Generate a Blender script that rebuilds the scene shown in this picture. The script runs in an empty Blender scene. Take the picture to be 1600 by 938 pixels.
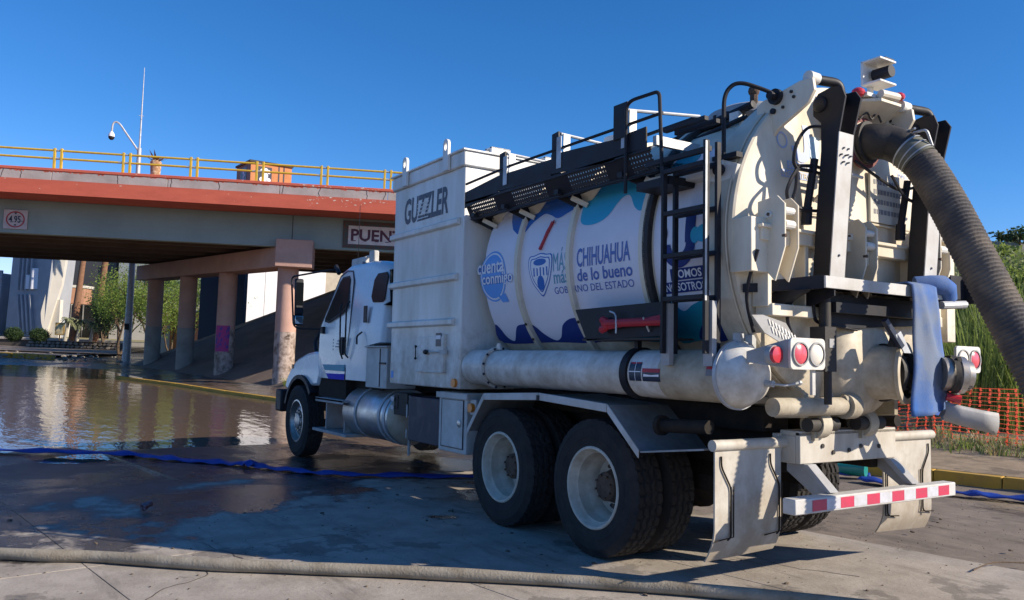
import bpy, bmesh, math, random
from math import sin, cos, pi, radians, atan2, sqrt
from mathutils import Vector, Matrix
random.seed(7)
S = bpy.context.scene
COL = S.collection
# ---------------------------------------------------------------- camera
DELTA = 0.030                     # road grade under the truck
PIV = Vector((8, 0, 0))
MR = Matrix.Rotation(DELTA, 4, 'Y')
MT = Matrix.Translation(PIV) @ MR @ Matrix.Translation(-PIV)   # truck frame -> world
cam = bpy.data.cameras.new('camera'); camo = bpy.data.objects.new('camera', cam); COL.objects.link(camo)
Vw = Vector((0.83966669, -0.54093495, 0.04846889)); Rw = Vector((-0.54273626, -0.83902787, 0.03833511)); Uw = Vector((-0.01992995, 0.05849454, 0.99808877))
m = Matrix((Rw, Uw, -Vw)).transposed().to_4x4(); m.translation = Vector((-5.12528266, 5.3331, 1.92106383))
camo.matrix_world = m
cam.sensor_width = 36; cam.lens = 36 * 1285.1 / 1600; cam.clip_end = 3000; cam.clip_start = 0.05
S.camera = camo
S.render.resolution_x = 1024; S.render.resolution_y = 600
# ---------------------------------------------------------------- light
SUN = Vector((-1.38, -1.17, 1.0)).normalized()          # towards the sun
sl = bpy.data.lights.new('sun', 'SUN'); so = bpy.data.objects.new('sun', sl); COL.objects.link(so)
sl.energy = 4.7; sl.angle = radians(0.53); sl.color = (1.0, 0.885, 0.73)
so.rotation_euler = SUN.to_track_quat('Z', 'Y').to_euler(); so.location = (-20, -20, 30)
W = bpy.data.worlds.new('World'); S.world = W; W.use_nodes = True
wn = W.node_tree.nodes; wl = W.node_tree.links
bg = wn['Background']; sky = wn.new('ShaderNodeTexSky'); sky.sky_type = 'NISHITA'; sky.sun_disc = False
sky.sun_elevation = math.asin(SUN.z); sky.sun_rotation = atan2(SUN.x, SUN.y)
sky.air_density = 1.0; sky.dust_density = 0.15; sky.ozone_density = 3.0; sky.altitude = 1400
gm_ = wn.new('ShaderNodeHueSaturation'); gm_.inputs['Saturation'].default_value = 1.18; wl.new(sky.outputs[0], gm_.inputs['Color'])
sr = wn.new('ShaderNodeSeparateColor'); cb = wn.new('ShaderNodeCombineColor'); wl.new(gm_.outputs[0], sr.inputs[0])
rm = wn.new('ShaderNodeMapRange'); rm.inputs[1].default_value = .3; rm.inputs[2].default_value = 3.2; rm.inputs[3].default_value = .36; rm.inputs[4].default_value = .80; wl.new(sr.outputs[0], rm.inputs[0])
for i, k in ((0, None), (1, .80), (2, 1.06)):
    mu = wn.new('ShaderNodeMath'); mu.operation = 'MULTIPLY'; wl.new(sr.outputs[i], mu.inputs[0])
    if k is None: wl.new(rm.outputs[0], mu.inputs[1])
    else: mu.inputs[1].default_value = k
    wl.new(mu.outputs[0], cb.inputs[i])
wl.new(cb.outputs[0], bg.inputs[0]); bg.inputs[1].default_value = 0.108
S.view_settings.view_transform = 'Standard'; S.view_settings.look = 'None'; S.view_settings.exposure = 0.5; S.view_settings.gamma = 1
S.view_settings.use_curve_mapping = False
S.render.engine = 'CYCLES'

# ---------------------------------------------------------------- materials
def mat(name, col, rough=0.5, metal=0.0, col2=None, scale=4.0, amt=0.5, bump=0.0, bscale=60.0, detail=6, stretch=None, coat=0.0, spec=None, contrast=0.25, trans=None, low=None):
    M = bpy.data.materials.new(name); M.use_nodes = True; n = M.node_tree.nodes; l = M.node_tree.links
    b = n['Principled BSDF']; b.inputs['Roughness'].default_value = rough; b.inputs['Metallic'].default_value = metal
    b.inputs['Base Color'].default_value = (*col, 1)
    if coat: b.inputs['Coat Weight'].default_value = coat; b.inputs['Coat Roughness'].default_value = 0.08
    if spec is not None: b.inputs['Specular IOR Level'].default_value = spec
    if trans: b.inputs['Transmission Weight'].default_value = trans
    tc = n.new('ShaderNodeTexCoord'); mp = n.new('ShaderNodeMapping'); l.new(tc.outputs['Object'], mp.inputs[0])
    if stretch: mp.inputs['Scale'].default_value = stretch
    if col2:
        nz = n.new('ShaderNodeTexNoise'); nz.inputs['Scale'].default_value = scale; nz.inputs['Detail'].default_value = detail; nz.inputs['Roughness'].default_value = 0.62
        l.new(mp.outputs[0], nz.inputs[0])
        cr = n.new('ShaderNodeMapRange'); cr.inputs[1].default_value = 0.5 - contrast + (0.5 - amt) * 0.5; cr.inputs[2].default_value = 0.5 + contrast + (0.5 - amt) * 0.5
        l.new(nz.outputs[0], cr.inputs[0])
        mx = n.new('ShaderNodeMix'); mx.data_type = 'RGBA'; l.new(cr.outputs[0], mx.inputs[0])
        mx.inputs[6].default_value = (*col, 1); mx.inputs[7].default_value = (*col2, 1); l.new(mx.outputs[2], b.inputs['Base Color'])
        M['mix'] = mx.name
        rr = n.new('ShaderNodeMapRange'); rr.inputs[3].default_value = rough; rr.inputs[4].default_value = min(1, rough + 0.25)
        l.new(cr.outputs[0], rr.inputs[0]); l.new(rr.outputs[0], b.inputs['Roughness'])
    if low:                                     # road dirt thrown up over the lower parts, in splashes
        sz = n.new('ShaderNodeSeparateXYZ'); l.new(tc.outputs['Object'], sz.inputs[0])
        hr = n.new('ShaderNodeMapRange'); hr.inputs[1].default_value = low[0]; hr.inputs[2].default_value = low[1]; hr.inputs[3].default_value = 0.62; hr.inputs[4].default_value = 0.0; l.new(sz.outputs[2], hr.inputs[0])
        ln = n.new('ShaderNodeTexNoise'); ln.inputs['Scale'].default_value = 7; ln.inputs['Detail'].default_value = 8; ln.inputs['Roughness'].default_value = .7; l.new(tc.outputs['Object'], ln.inputs[0])
        ad_ = n.new('ShaderNodeMath'); ad_.operation = 'ADD'; l.new(hr.outputs[0], ad_.inputs[0]); l.new(ln.outputs[0], ad_.inputs[1])
        th = n.new('ShaderNodeMapRange'); th.inputs[1].default_value = .66; th.inputs[2].default_value = 1.05; th.inputs[4].default_value = .62; l.new(ad_.outputs[0], th.inputs[0])
        m2 = n.new('ShaderNodeMix'); m2.data_type = 'RGBA'; l.new(th.outputs[0], m2.inputs[0]); l.new(mx.outputs[2], m2.inputs[6]); m2.inputs[7].default_value = (.24, .18, .115, 1); l.new(m2.outputs[2], b.inputs['Base Color'])
    if bump:
        nb = n.new('ShaderNodeTexNoise'); nb.inputs['Scale'].default_value = bscale; nb.inputs['Detail'].default_value = 5; l.new(mp.outputs[0], nb.inputs[0])
        bp = n.new('ShaderNodeBump'); bp.inputs['Strength'].default_value = bump; bp.inputs['Distance'].default_value = 0.02
        l.new(nb.outputs[0], bp.inputs['Height']); l.new(bp.outputs[0], b.inputs['Normal'])
    return M

def ground_mat(name, dry, dry2, wet, wetbias=0.0, slab=False):
    """Ground with real stains: wet mud near the flooded dip, dry elsewhere; pebbly relief."""
    M = bpy.data.materials.new(name); M.use_nodes = True; n = M.node_tree.nodes; l = M.node_tree.links
    b = n['Principled BSDF']
    ge = n.new('ShaderNodeNewGeometry'); sp = n.new('ShaderNodeSeparateXYZ'); l.new(ge.outputs['Position'], sp.inputs[0])
    def noise(sc, det=6, ro=0.6, vec=None):
        z = n.new('ShaderNodeTexNoise'); z.inputs['Scale'].default_value = sc; z.inputs['Detail'].default_value = det; z.inputs['Roughness'].default_value = ro
        l.new(vec or ge.outputs['Position'], z.inputs[0]); return z.outputs[0]
    def mth(op, a, c=None, cl=False):
        q = n.new('ShaderNodeMath'); q.operation = op; q.use_clamp = cl
        for i, x in enumerate((a, c)):
            if x is None: continue
            if isinstance(x, (int, float)): q.inputs[i].default_value = x
            else: l.new(x, q.inputs[i])
        return q.outputs[0]
    def rng(x, a, c, d=0, e=1):
        q = n.new('ShaderNodeMapRange'); l.new(x, q.inputs[0])
        for i, vv in enumerate((a, c, d, e)): q.inputs[i + 1].default_value = vv
        return q.outputs[0]
    def mix(f, a, c):
        q = n.new('ShaderNodeMix'); q.data_type = 'RGBA'; l.new(f, q.inputs[0])
        for i, x in ((6, a), (7, c)):
            if isinstance(x, tuple): q.inputs[i].default_value = (*x, 1)
            else: l.new(x, q.inputs[i])
        return q.outputs[2]
    big = noise(0.55, 7, 0.62); mid = noise(3.1, 8, 0.66); fine = noise(38, 5, 0.7)
    # wetness: grows towards +X (the dip) and +Y
    px = mth('MULTIPLY', sp.outputs[0], 0.19); py = mth('MULTIPLY', sp.outputs[1], 0.05)
    w = mth('ADD', mth('ADD', px, py), mth('MULTIPLY', mth('SUBTRACT', big, 0.5), 3.0))
    w = mth('ADD', w, mth('MULTIPLY', mth('SUBTRACT', mid, 0.5), 0.9))
    wetf = rng(w, 0.80 - wetbias, 0.98 - wetbias)
    c = mix(rng(mid, 0.35, 0.68), dry, dry2)
    c = mix(rng(fine, 0.55, 0.75, 0, 0.55), c, tuple(x * 0.55 for x in dry2))
    mp = n.new('ShaderNodeMapping'); mp.inputs['Scale'].default_value = (0.5, 3.2, 1); mp.inputs['Rotation'].default_value = (0, 0, radians(-20)); l.new(ge.outputs['Position'], mp.inputs[0])
    st = noise(1.5, 7, 0.7, mp.outputs[0])
    c = mix(rng(st, 0.54, 0.72, 0, 0.7), c, tuple(x * 0.45 for x in dry2))
    spk = noise(95, 3, 0.6); c = mix(rng(spk, 0.63, 0.70, 0, 0.75), c, tuple(x * 0.4 for x in dry2))
    wc = mix(rng(mid, 0.4, 0.62), wet, tuple(x * 2.4 for x in wet))
    ed = noise(1.1, 9, 0.68); damp = rng(ed, 0.56, 0.585, 0, 0.55); c = mix(damp, c, tuple(x * 0.42 for x in dry2))
    c = mix(wetf, c, wc); l.new(c, b.inputs['Base Color'])
    ro = rng(wetf, 0, 1, 0.88, 0.40)
    ro2 = mth('SUBTRACT', ro, mth('MULTIPLY', mth('MULTIPLY', wetf, rng(big, 0.46, 0.56)), 0.26))
    l.new(ro2, b.inputs['Roughness'])
    bp = n.new('ShaderNodeBump'); bp.inputs['Strength'].default_value = 0.55; bp.inputs['Distance'].default_value = 0.012
    hh = mth('ADD', mth('MULTIPLY', mid, 1.2), mth('MULTIPLY', fine, 0.5)); l.new(hh, bp.inputs['Height']); l.new(bp.outputs[0], b.inputs['Normal'])
    return M

white = mat('white_paint', (0.80, 0.80, 0.765), 0.42, 0, (0.54, 0.50, 0.41), 3.0, 0.26, 0.05, 5, stretch=(1, 1, 0.22), coat=0.12, contrast=0.22, low=(.9, 2.1))
cream = mat('cream_paint', (0.76, 0.69, 0.55), 0.5, 0, (0.48, 0.40, 0.28), 3.0, 0.26, 0.04, 14, stretch=(1, 1, 0.4), contrast=0.22, low=(1.0, 2.3))
creamdirty = mat('muddy_cream_paint', (0.58, 0.53, 0.42), 0.65, 0, (0.26, 0.21, 0.14), 5.0, 0.5, 0.12, 40)
cabwhite = mat('cab_paint', (0.70, 0.74, 0.77), 0.25, 0, (0.62, 0.60, 0.55), 2.0, 0.10, coat=0.4)
wrapm = mat('vinyl_wrap', (0.80, 0.79, 0.86), 0.4, 0, (0.66, 0.66, 0.72), 1.4, 0.3, 0.02, 8)
black = mat('black_paint', (0.012, 0.013, 0.020), 0.5, 0, (0.035, 0.032, 0.03), 9, 0.25, spec=0.3)
blackd = mat('dusty_black', (0.016, 0.015, 0.016), 0.6, 0, (0.06, 0.05, 0.04), 6, 0.4, 0.1)
frame_m = mat('chassis_black', (0.012, 0.011, 0.011), 0.7, 0, (0.05, 0.038, 0.028), 7, 0.45, 0.15, spec=0.2)
grey = mat('grey_enamel', (0.40, 0.41, 0.42), 0.5, 0, (0.26, 0.24, 0.21), 5, 0.35, 0.06)
lgrey = mat('light_grey_enamel', (0.60, 0.60, 0.58), 0.5, 0, (0.40, 0.37, 0.32), 5, 0.35, 0.05)
flapm = mat('mudflap_sheet', (0.58, 0.55, 0.48), 0.55, 0, (0.34, 0.29, 0.22), 5, 0.38, 0.06, 20, stretch=(1, 1, .5), low=(.15, 1.1))
alu = mat('brushed_aluminium', (0.55, 0.55, 0.56), 0.32, 0.85, (0.36, 0.30, 0.22), 5, 0.4, 0.04)
tankmud = mat('mud_splashed_aluminium', (0.60, 0.54, 0.44), 0.5, 0.35, (0.40, 0.32, 0.22), 6, 0.5, 0.1)
chrome = mat('chrome', (0.62, 0.60, 0.57), 0.34, 0.85, (0.30, 0.25, 0.19), 12, 0.4)
galv = mat('galvanised_steel', (0.52, 0.54, 0.56), 0.45, 0.4, (0.34, 0.35, 0.36), 9, 0.4)
rubber = mat('tyre_rubber', (0.017, 0.017, 0.019), 0.8, 0, (0.055, 0.050, 0.045), 7, 0.42, 0.25, 60, spec=0.3)
rimm = mat('wheel_paint', (0.66, 0.61, 0.51), 0.55, 0, (0.34, 0.28, 0.20), 7, 0.32, 0.05)
rust = mat('rusty_hub', (0.16, 0.10, 0.065), 0.85, 0, (0.06, 0.045, 0.035), 16, 0.5, 0.4)
glass = mat('tinted_glass', (0.006, 0.008, 0.010), 0.25, 0, spec=0.06)
mirror = mat('mirror_glass', (0.6, 0.62, 0.65), 0.05, 1.0)
red = mat('red_lens', (0.55, 0.035, 0.05), 0.25, coat=0.5); pink = mat('sunlit_red_reflector', (0.72, 0.10, 0.13), 0.3, coat=0.4)
redp = mat('red_paint', (0.45, 0.02, 0.035), 0.45, 0, (0.25, 0.02, 0.03), 8, 0.3)
amber = mat('amber_lens', (0.75, 0.22, 0.02), 0.3)
clear = mat('clear_lens', (0.72, 0.67, 0.58), 0.6)
navy = mat('navy_vinyl', (0.022, 0.045, 0.20), 0.4, spec=0.15); blue = mat('blue_vinyl', (0.035, 0.16, 0.50), 0.4, spec=0.15); lblue = mat('light_blue_vinyl', (0.15, 0.38, 0.80), 0.4, spec=0.15)
teal = mat('teal_vinyl', (0.02, 0.30, 0.42), 0.4, spec=0.15); cyan = mat('cyan_vinyl', (0.05, 0.42, 0.62), 0.4, spec=0.15); vwhite = mat('white_vinyl', (0.80, 0.80, 0.84), 0.4)
paleblue = mat('faded_blue_vinyl', (0.36, 0.44, 0.66), 0.5); palecyan = mat('faded_cyan_vinyl', (0.50, 0.68, 0.76), 0.5)
ink = mat('black_vinyl', (0.012, 0.02, 0.045), 0.4); greyink = mat('grey_print', (0.20, 0.20, 0.22), 0.6)
hosem = mat('ribbed_hose_rubber', (0.075, 0.070, 0.072), 0.78, 0, (0.21, 0.175, 0.14), 4.5, 0.42, 0.25, 50, contrast=.12)
elbowm = mat('elbow_rubber', (0.013, 0.013, 0.014), 0.55, 0, (0.07, 0.06, 0.05), 7, 0.35, 0.1)
clampm = mat('hose_collar', (0.20, 0.20, 0.15), 0.5, 0.1, (0.11, 0.11, 0.09), 8, 0.5)
fabric = mat('blue_discharge_hose_fabric', (0.02, 0.11, 0.38), 0.8, 0, (0.17, 0.21, 0.29), 2.2, 0.5, 0.12, 90, contrast=0.12)
bluehose = mat('flat_blue_hose', (0.012, 0.05, 0.34), 0.45, 0, (0.01, 0.03, 0.20), 5, 0.4, 0.2, 20)
fhose = mat('canvas_hose', (0.37, 0.335, 0.27), 0.85, 0, (0.17, 0.135, 0.09), 5, 0.5, 0.3, 60)
conc = mat('weathered_concrete', (0.42, 0.39, 0.35), 0.9, 0, (0.26, 0.23, 0.20), 1.8, 0.45, 0.3, 25)
# ---------------------------------------------------------------- mesh builder
class MB:
    def __init__(s): s.v = []; s.f = []
    def add(s, vs, fs):
        o = len(s.v); s.g = getattr(s, 'g', []) + [(o, len(s.f), len(vs), len(fs))]; s.v += [tuple(v) for v in vs]; s.f += [tuple(i + o for i in f) for f in fs]; return s
    def box(s, x0, y0, z0, x1, y1, z1):
        return s.add([(x0, y0, z0), (x1, y0, z0), (x1, y1, z0), (x0, y1, z0), (x0, y0, z1), (x1, y0, z1), (x1, y1, z1), (x0, y1, z1)],
                     [(0, 3, 2, 1), (4, 5, 6, 7), (0, 1, 5, 4), (1, 2, 6, 5), (2, 3, 7, 6), (3, 0, 4, 7)])
    def beam(s, p, q, w, h, up=(0, 0, 1)):
        p = Vector(p); q = Vector(q); d = (q - p).normalized(); u = Vector(up)
        r = d.cross(u); r = r.normalized() if r.length > 1e-4 else Vector((1, 0, 0)); u = r.cross(d).normalized()
        r *= w / 2; u *= h / 2
        return s.add([p - r - u, p + r - u, p + r + u, p - r + u, q - r - u, q + r - u, q + r + u, q - r + u],
                     [(0, 1, 2, 3), (4, 7, 6, 5), (0, 4, 5, 1), (1, 5, 6, 2), (2, 6, 7, 3), (3, 7, 4, 0)])
    def prism(s, pts, vec):
        n = len(pts); vec = Vector(vec); a = [Vector(p) for p in pts]
        return s.add(a + [p + vec for p in a], [tuple(range(n))[::-1], tuple(range(n, 2 * n))] + [(i, (i + 1) % n, n + (i + 1) % n, n + i) for i in range(n)])
    def frames(s, P):
        T = []
        for i in range(len(P)):
            a = P[max(i - 1, 0)]; b = P[min(i + 1, len(P) - 1)]; T.append((b - a).normalized())
        r = T[0].orthogonal().normalized(); R = []
        for t in T:
            r = (r - t * r.dot(t)).normalized(); R.append((r.copy(), t.cross(r).normalized()))
        return R
    def tube(s, pts, r, n=8, cap=True, flat=None, ref=None):
        P = [Vector(p) for p in pts]; R = s.frames(P); vs = []
        for i, p in enumerate(P):
            rr = r(i / (len(P) - 1)) if callable(r) else r
            a, b = R[i]
            if ref:
                t = (P[min(i + 1, len(P) - 1)] - P[max(i - 1, 0)]).normalized(); b = Vector(ref); b = (b - t * b.dot(t)).normalized(); a = b.cross(t)
            f = flat or 1
            for k in range(n):
                w = 2 * pi * k / n; vs.append(p + a * cos(w) * rr + b * sin(w) * rr * f)
        m = len(P); fs = [(i * n + k, i * n + (k + 1) % n, (i + 1) * n + (k + 1) % n, (i + 1) * n + k) for i in range(m - 1) for k in range(n)]
        if cap: fs += [tuple(range(n))[::-1], tuple(range((m - 1) * n, m * n))]
        return s.add(vs, fs)
    def cyl(s, p, q, r, n=16, r2=None):
        r2 = r if r2 is None else r2
        return s.tube([p, q], lambda t: r + (r2 - r) * t, n)
    def lathe(s, prof, org, axis, n=32, cap=True):
        ax = Vector(axis).normalized(); a = ax.orthogonal().normalized(); b = ax.cross(a); o = Vector(org); vs = []
        for (h, r) in prof:
            for k in range(n):
                w = 2 * pi * k / n; vs.append(o + ax * h + a * cos(w) * max(r, 1e-4) + b * sin(w) * max(r, 1e-4))
        m = len(prof); fs = [(i * n + k, i * n + (k + 1) % n, (i + 1) * n + (k + 1) % n, (i + 1) * n + k) for i in range(m - 1) for k in range(n)]
        if cap: fs += [tuple(range(n))[::-1], tuple(range((m - 1) * n, m * n))]
        return s.add(vs, fs)
    def sph(s, c, r, n=12, sq=(1, 1, 1)):
        c = Vector(c); vs = []; m = n // 2
        for i in range(m + 1):
            a = pi * i / m
            for k in range(n):
                w = 2 * pi * k / n; rr = max(sin(a), 1e-3); vs.append(c + Vector((cos(w) * rr * sq[0], sin(w) * rr * sq[1], cos(a) * sq[2])) * r)
        return s.add(vs, [(i * n + k, i * n + (k + 1) % n, (i + 1) * n + (k + 1) % n, (i + 1) * n + k) for i in range(m) for k in range(n)])
    def build(s, name, mt, parent=None, bevel=0, smooth=32, recalc=True, label=None, kind=None):
        me = bpy.data.meshes.new(name); me.from_pydata(s.v, [], s.f); me.update()
        if recalc:
            bm = bmesh.new(); bm.from_mesh(me); bmesh.ops.recalc_face_normals(bm, faces=bm.faces[:]); bm.to_mesh(me); bm.free()
        if smooth:
            me.polygons.foreach_set('use_smooth', [True] * len(me.polygons)); me.set_sharp_from_angle(angle=radians(smooth))
        if mt: me.materials.append(mt)
        return link(name, me, parent, bevel, label, kind)
def each(b, name, mt, parent=None, **k):
    out = []
    for (o, f0, nv, nf) in b.g:
        q = MB(); q.add(b.v[o:o + nv], [tuple(i - o for i in f) for f in b.f[f0:f0 + nf]]); out.append(q.build(name, mt, parent, **k))
    return out
def link(name, me, parent=None, bevel=0, label=None, kind=None):
    o = bpy.data.objects.new(name, me); COL.objects.link(o); o.parent = parent
    if bevel:
        b = o.modifiers.new('bevel', 'BEVEL'); b.width = bevel; b.segments = 2; b.limit_method = 'ANGLE'; b.angle_limit = radians(40)
    if label: o['label'] = label
    if kind: o['kind'] = kind
    return o
def empty(name, loc=(0, 0, 0), rz=0): 
    o = bpy.data.objects.new(name, None); COL.objects.link(o); o.location = loc; o.rotation_euler = (0, 0, rz); o.empty_display_size = 0.3; return o
def tag(o, label, cat, group=None, kind=None):
    o['label'] = label; o['category'] = cat
    if group: o['group'] = group
    if kind: o['kind'] = kind
    return o
def struct(o): o['kind'] = 'structure'; return o
def tf(o): o.matrix_world = MT; return o                  # put an object into the truck's tilted frame
def smoothpath(P, n=6):
    P = [Vector(p) for p in P]; out = []
    for i in range(len(P) - 1):
        p0 = P[max(i - 1, 0)]; p1 = P[i]; p2 = P[i + 1]; p3 = P[min(i + 2, len(P) - 1)]
        for k in range(n):
            t = k / n
            out.append(0.5 * ((2 * p1) + (p2 - p0) * t + (2 * p0 - 5 * p1 + 4 * p2 - p3) * t * t + (3 * p1 - p0 - 3 * p2 + p3) * t ** 3))
    out.append(P[-1]); return out
def rounded(P, r=0.06, n=5):
    P = [Vector(p) for p in P]; out = [P[0]]
    for i in range(1, len(P) - 1):
        a = (P[i - 1] - P[i]); b = (P[i + 1] - P[i]); ra = min(r, a.length * .45); rb = min(r, b.length * .45)
        A = P[i] + a.normalized() * ra; B = P[i] + b.normalized() * rb
        for k in range(n + 1):
            t = k / n; out.append(A * (1 - t) ** 2 + P[i] * 2 * t * (1 - t) + B * t * t)
    out.append(P[-1]); return out
# ------------------------- lettering and flat marks
def text_mesh(txt, size=1.0, bold=0.0, shear=0.0, sx=1.0, space=1.0):
    cu = bpy.data.curves.new('t', 'FONT'); cu.body = txt; cu.size = size; cu.offset = bold; cu.shear = shear; cu.space_character = space; cu.align_x = 'LEFT'; cu.resolution_u = 3
    ob = bpy.data.objects.new('t', cu); COL.objects.link(ob); bpy.context.view_layer.update()
    dg = bpy.context.evaluated_depsgraph_get(); me = bpy.data.meshes.new_from_object(ob.evaluated_get(dg)); bpy.data.objects.remove(ob)
    for v in me.vertices: v.co.x *= sx
    return me
def fit(me, w, h):
    xs = [v.co.x for v in me.vertices]; ys = [v.co.y for v in me.vertices]
    x0, x1, y0, y1 = min(xs), max(xs), min(ys), max(ys)
    for v in me.vertices: v.co = ((v.co.x - x0) / (x1 - x0) * w, (v.co.y - y0) / (y1 - y0) * h, 0)
    return me
def place_mark(me, fn, name, mt, parent, step=0.0, label=None):
    """cut the flat mark into strips, then carry it onto a surface with fn(u, v)"""
    bm = bmesh.new(); bm.from_mesh(me)
    if step:
        ys = [v.co.y for v in bm.verts]; y = min(ys) + step
        while y < max(ys):
            bmesh.ops.bisect_plane(bm, geom=bm.verts[:] + bm.edges[:] + bm.faces[:], plane_co=(0, y, 0), plane_no=(0, 1, 0)); y += step
    for v in bm.verts: v.co = fn(v.co.x, v.co.y)
    out = bpy.data.meshes.new(name); bm.to_mesh(out); bm.free(); out.materials.clear(); out.materials.append(mt)
    return link(name, out, parent, label=label)
def poly_mesh(loops):
    bm = bmesh.new()
    for lp in loops:
        L_ = []
        for x, y in lp:
            if not L_ or abs(x - L_[-1][0]) + abs(y - L_[-1][1]) > 1e-4: L_.append((x, y))
        V_ = [bm.verts.new((x, y, 0)) for x, y in L_]; bmesh.ops.triangle_fill(bm, use_beauty=True, edges=[bm.edges.new((V_[i], V_[(i + 1) % len(V_)])) for i in range(len(V_))])
    bmesh.ops.recalc_face_normals(bm, faces=bm.faces[:]); me = bpy.data.meshes.new('p'); bm.to_mesh(me); bm.free(); return me
def ring_mesh(cx, cy, rx, ry, w, n=40):
    bm = bmesh.new(); A = []; B = []
    for k in range(n):
        a = 2 * pi * k / n; A.append(bm.verts.new((cx + rx * cos(a), cy + ry * sin(a), 0))); B.append(bm.verts.new((cx + (rx - w) * cos(a), cy + (ry - w) * sin(a), 0)))
    for k in range(n): bm.faces.new((A[k], A[(k + 1) % n], B[(k + 1) % n], B[k]))
    me = bpy.data.meshes.new('r'); bm.to_mesh(me); bm.free(); return me
def ell(cx, cy, rx, ry, n=28, a0=0, a1=2 * pi):
    return [(cx + rx * cos(a0 + (a1 - a0) * k / n), cy + ry * sin(a0 + (a1 - a0) * k / n)) for k in range(n)]
def smooth2(P, n=6, closed=True):
    out = []; N = len(P)
    for i in range(N):
        p0, p1, p2, p3 = [Vector((*P[(i + k) % N], 0)) for k in (-1, 0, 1, 2)]
        for k in range(n):
            t = k / n; q = 0.5 * ((2 * p1) + (p2 - p0) * t + (2 * p0 - 5 * p1 + 4 * p2 - p3) * t * t + (3 * p1 - p0 - 3 * p2 + p3) * t ** 3); out.append((q.x, q.y))
    return out

# ---------------------------------------------------------------- ground, road, water
def smst(a, b, x): t = max(0, min(1, (x - a) / (b - a))); return t * t * (3 - 2 * t)
TD = math.tan(DELTA)
def base_h(x, y):
    if x < 8: return (8 - max(x, -60)) * TD
    return -0.075 * smst(8, 12, x) + 0.12 * smst(34, 42, x)
CURB = [(41.5, 7.5), (38.5, 4.0), (32.1, 2.3), (28, 1.0), (23.9, -.3), (20.5, -1.05), (17.35, -1.9), (12.5, -3.2), (8, -4.35), (4.5, -5.3), (1.4, -6.05), (-0.3, -6.35), (-6, -7.3), (-14, -8.8), (-30, -11.5)]
def curb_y(x):
    for (x1, y1), (x0, y0) in zip(CURB, CURB[1:]):
        if x0 <= x <= x1: return y0 + (y1 - y0) * (x - x0) / (x1 - x0)
    return 99 if x > 38 else -12
C8, S8 = cos(radians(8)), sin(radians(8))
def slope_d(x, y): return -((x - 37.2) * -S8 + (y + 0.7) * C8)     # metres up the bank from its foot
def bump(x, y): return 0.5 * sin(1.3 * x + 2.1 * sin(.7 * y)) + 0.5 * sin(1.9 * y + 1.7 * sin(.9 * x))
def ground_h(x, y):
    h = base_h(x, y); cy = curb_y(x)
    if x < 38.5 and y < cy - 0.08:
        h += 0.13 if x < 23.9 else .13 * smst(0, 1.0 + (x - 23.9) * .5, cy - y)
        if x < 14: h += 0.30 * smst(0.3, 6, cy - y) + 0.05 * bump(2 * x, 2 * y) * smst(.5, 3, cy - y)
    else: h += 0.012 * bump(1.7 * x, 2.3 * y) * smst(5, 9, x) + (.030 * bump(2.3 * x + 1, 1.5 * y) + .012 * bump(5.1 * x, 4.3 * y)) * smst(7.6, 9, x) * (1 - smst(12, 15, x))
    return h
xs = [-700, -250, -90, -40, -24, -16] + [-12 + .3 * i for i in range(184)] + [45, 48, 52, 58, 66, 80, 100, 130, 200, 400, 1200]
ys = [-900, -300, -100, -60, -44, -34] + [-28 + .3 * i for i in range(131)] + [14, 18, 26, 40, 80, 200, 700]
vs = [(x, y, ground_h(x, y) - 0.03) for x in xs for y in ys]; ny = len(ys)
fs = [(i * ny + j, (i + 1) * ny + j, (i + 1) * ny + j + 1, i * ny + j + 1) for i in range(len(xs) - 1) for j in range(ny - 1)]
asph = ground_mat('dirty_asphalt', (0.235, 0.19, 0.15), (0.15, 0.12, 0.09), (0.026, 0.023, 0.020), 0.0)
gb = MB(); gb.add(vs, fs); struct(gb.build('ground', asph, recalc=False))
soil = ground_mat('verge_soil', (0.36, 0.275, 0.18), (0.20, 0.15, 0.095), (0.07, 0.05, 0.035), -0.9)
vb = MB(); px_ = [(-20 + .5 * i) for i in range(117)]
for i in range(len(px_) - 1):
    x0, x1 = px_[i], px_[i + 1]
    k = 26
    for j in range(k):
        a0, a1 = (j / k) ** 1.6 * 26, ((j + 1) / k) ** 1.6 * 26
        q = [(x0, curb_y(x0) - .10 - a0), (x1, curb_y(x1) - .10 - a0), (x1, curb_y(x1) - .10 - a1), (x0, curb_y(x0) - .10 - a1)]
        vb.add([(x, y, ground_h(x, y - .02) + 0.006) for x, y in q], [(0, 3, 2, 1)])
struct(vb.build('verge', soil, recalc=False))
# concrete slabs, each its own piece
road = struct(empty('road')); tf(road)
slabm = ground_mat('road_concrete', (0.43, 0.38, 0.32), (0.29, 0.25, 0.205), (0.032, 0.028, 0.025), 0.14)
vrows = [-1.24, .77, 2.41, 4.35, 6.3, 8.3]; ucols = [-13.9, -8.5, -3.4, 2.07, 5.9, 9.6]
for j in range(len(vrows) - 1):
    for i in range(len(ucols) - 1):
        if i == 4 and j > 1: continue
        g = 0.004; u0, u1, v0, v1 = ucols[i] + g, ucols[i + 1] - g, vrows[j] + g, vrows[j + 1] - g
        b = MB(); pts = [(u * C8 - v * S8, u * S8 + v * C8, -0.05) for u, v in ((u0, v0), (u1, v0), (u1, v1), (u0, v1))]
        dz = random.uniform(-.003, .001)
        pts = [(x, y, z + dz) for x, y, z in pts]
        b.prism(pts, (0, 0, 0.05)); b.build('slab', slabm, road, bevel=0.0015)
random.seed(51)
crk = MB()
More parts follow.
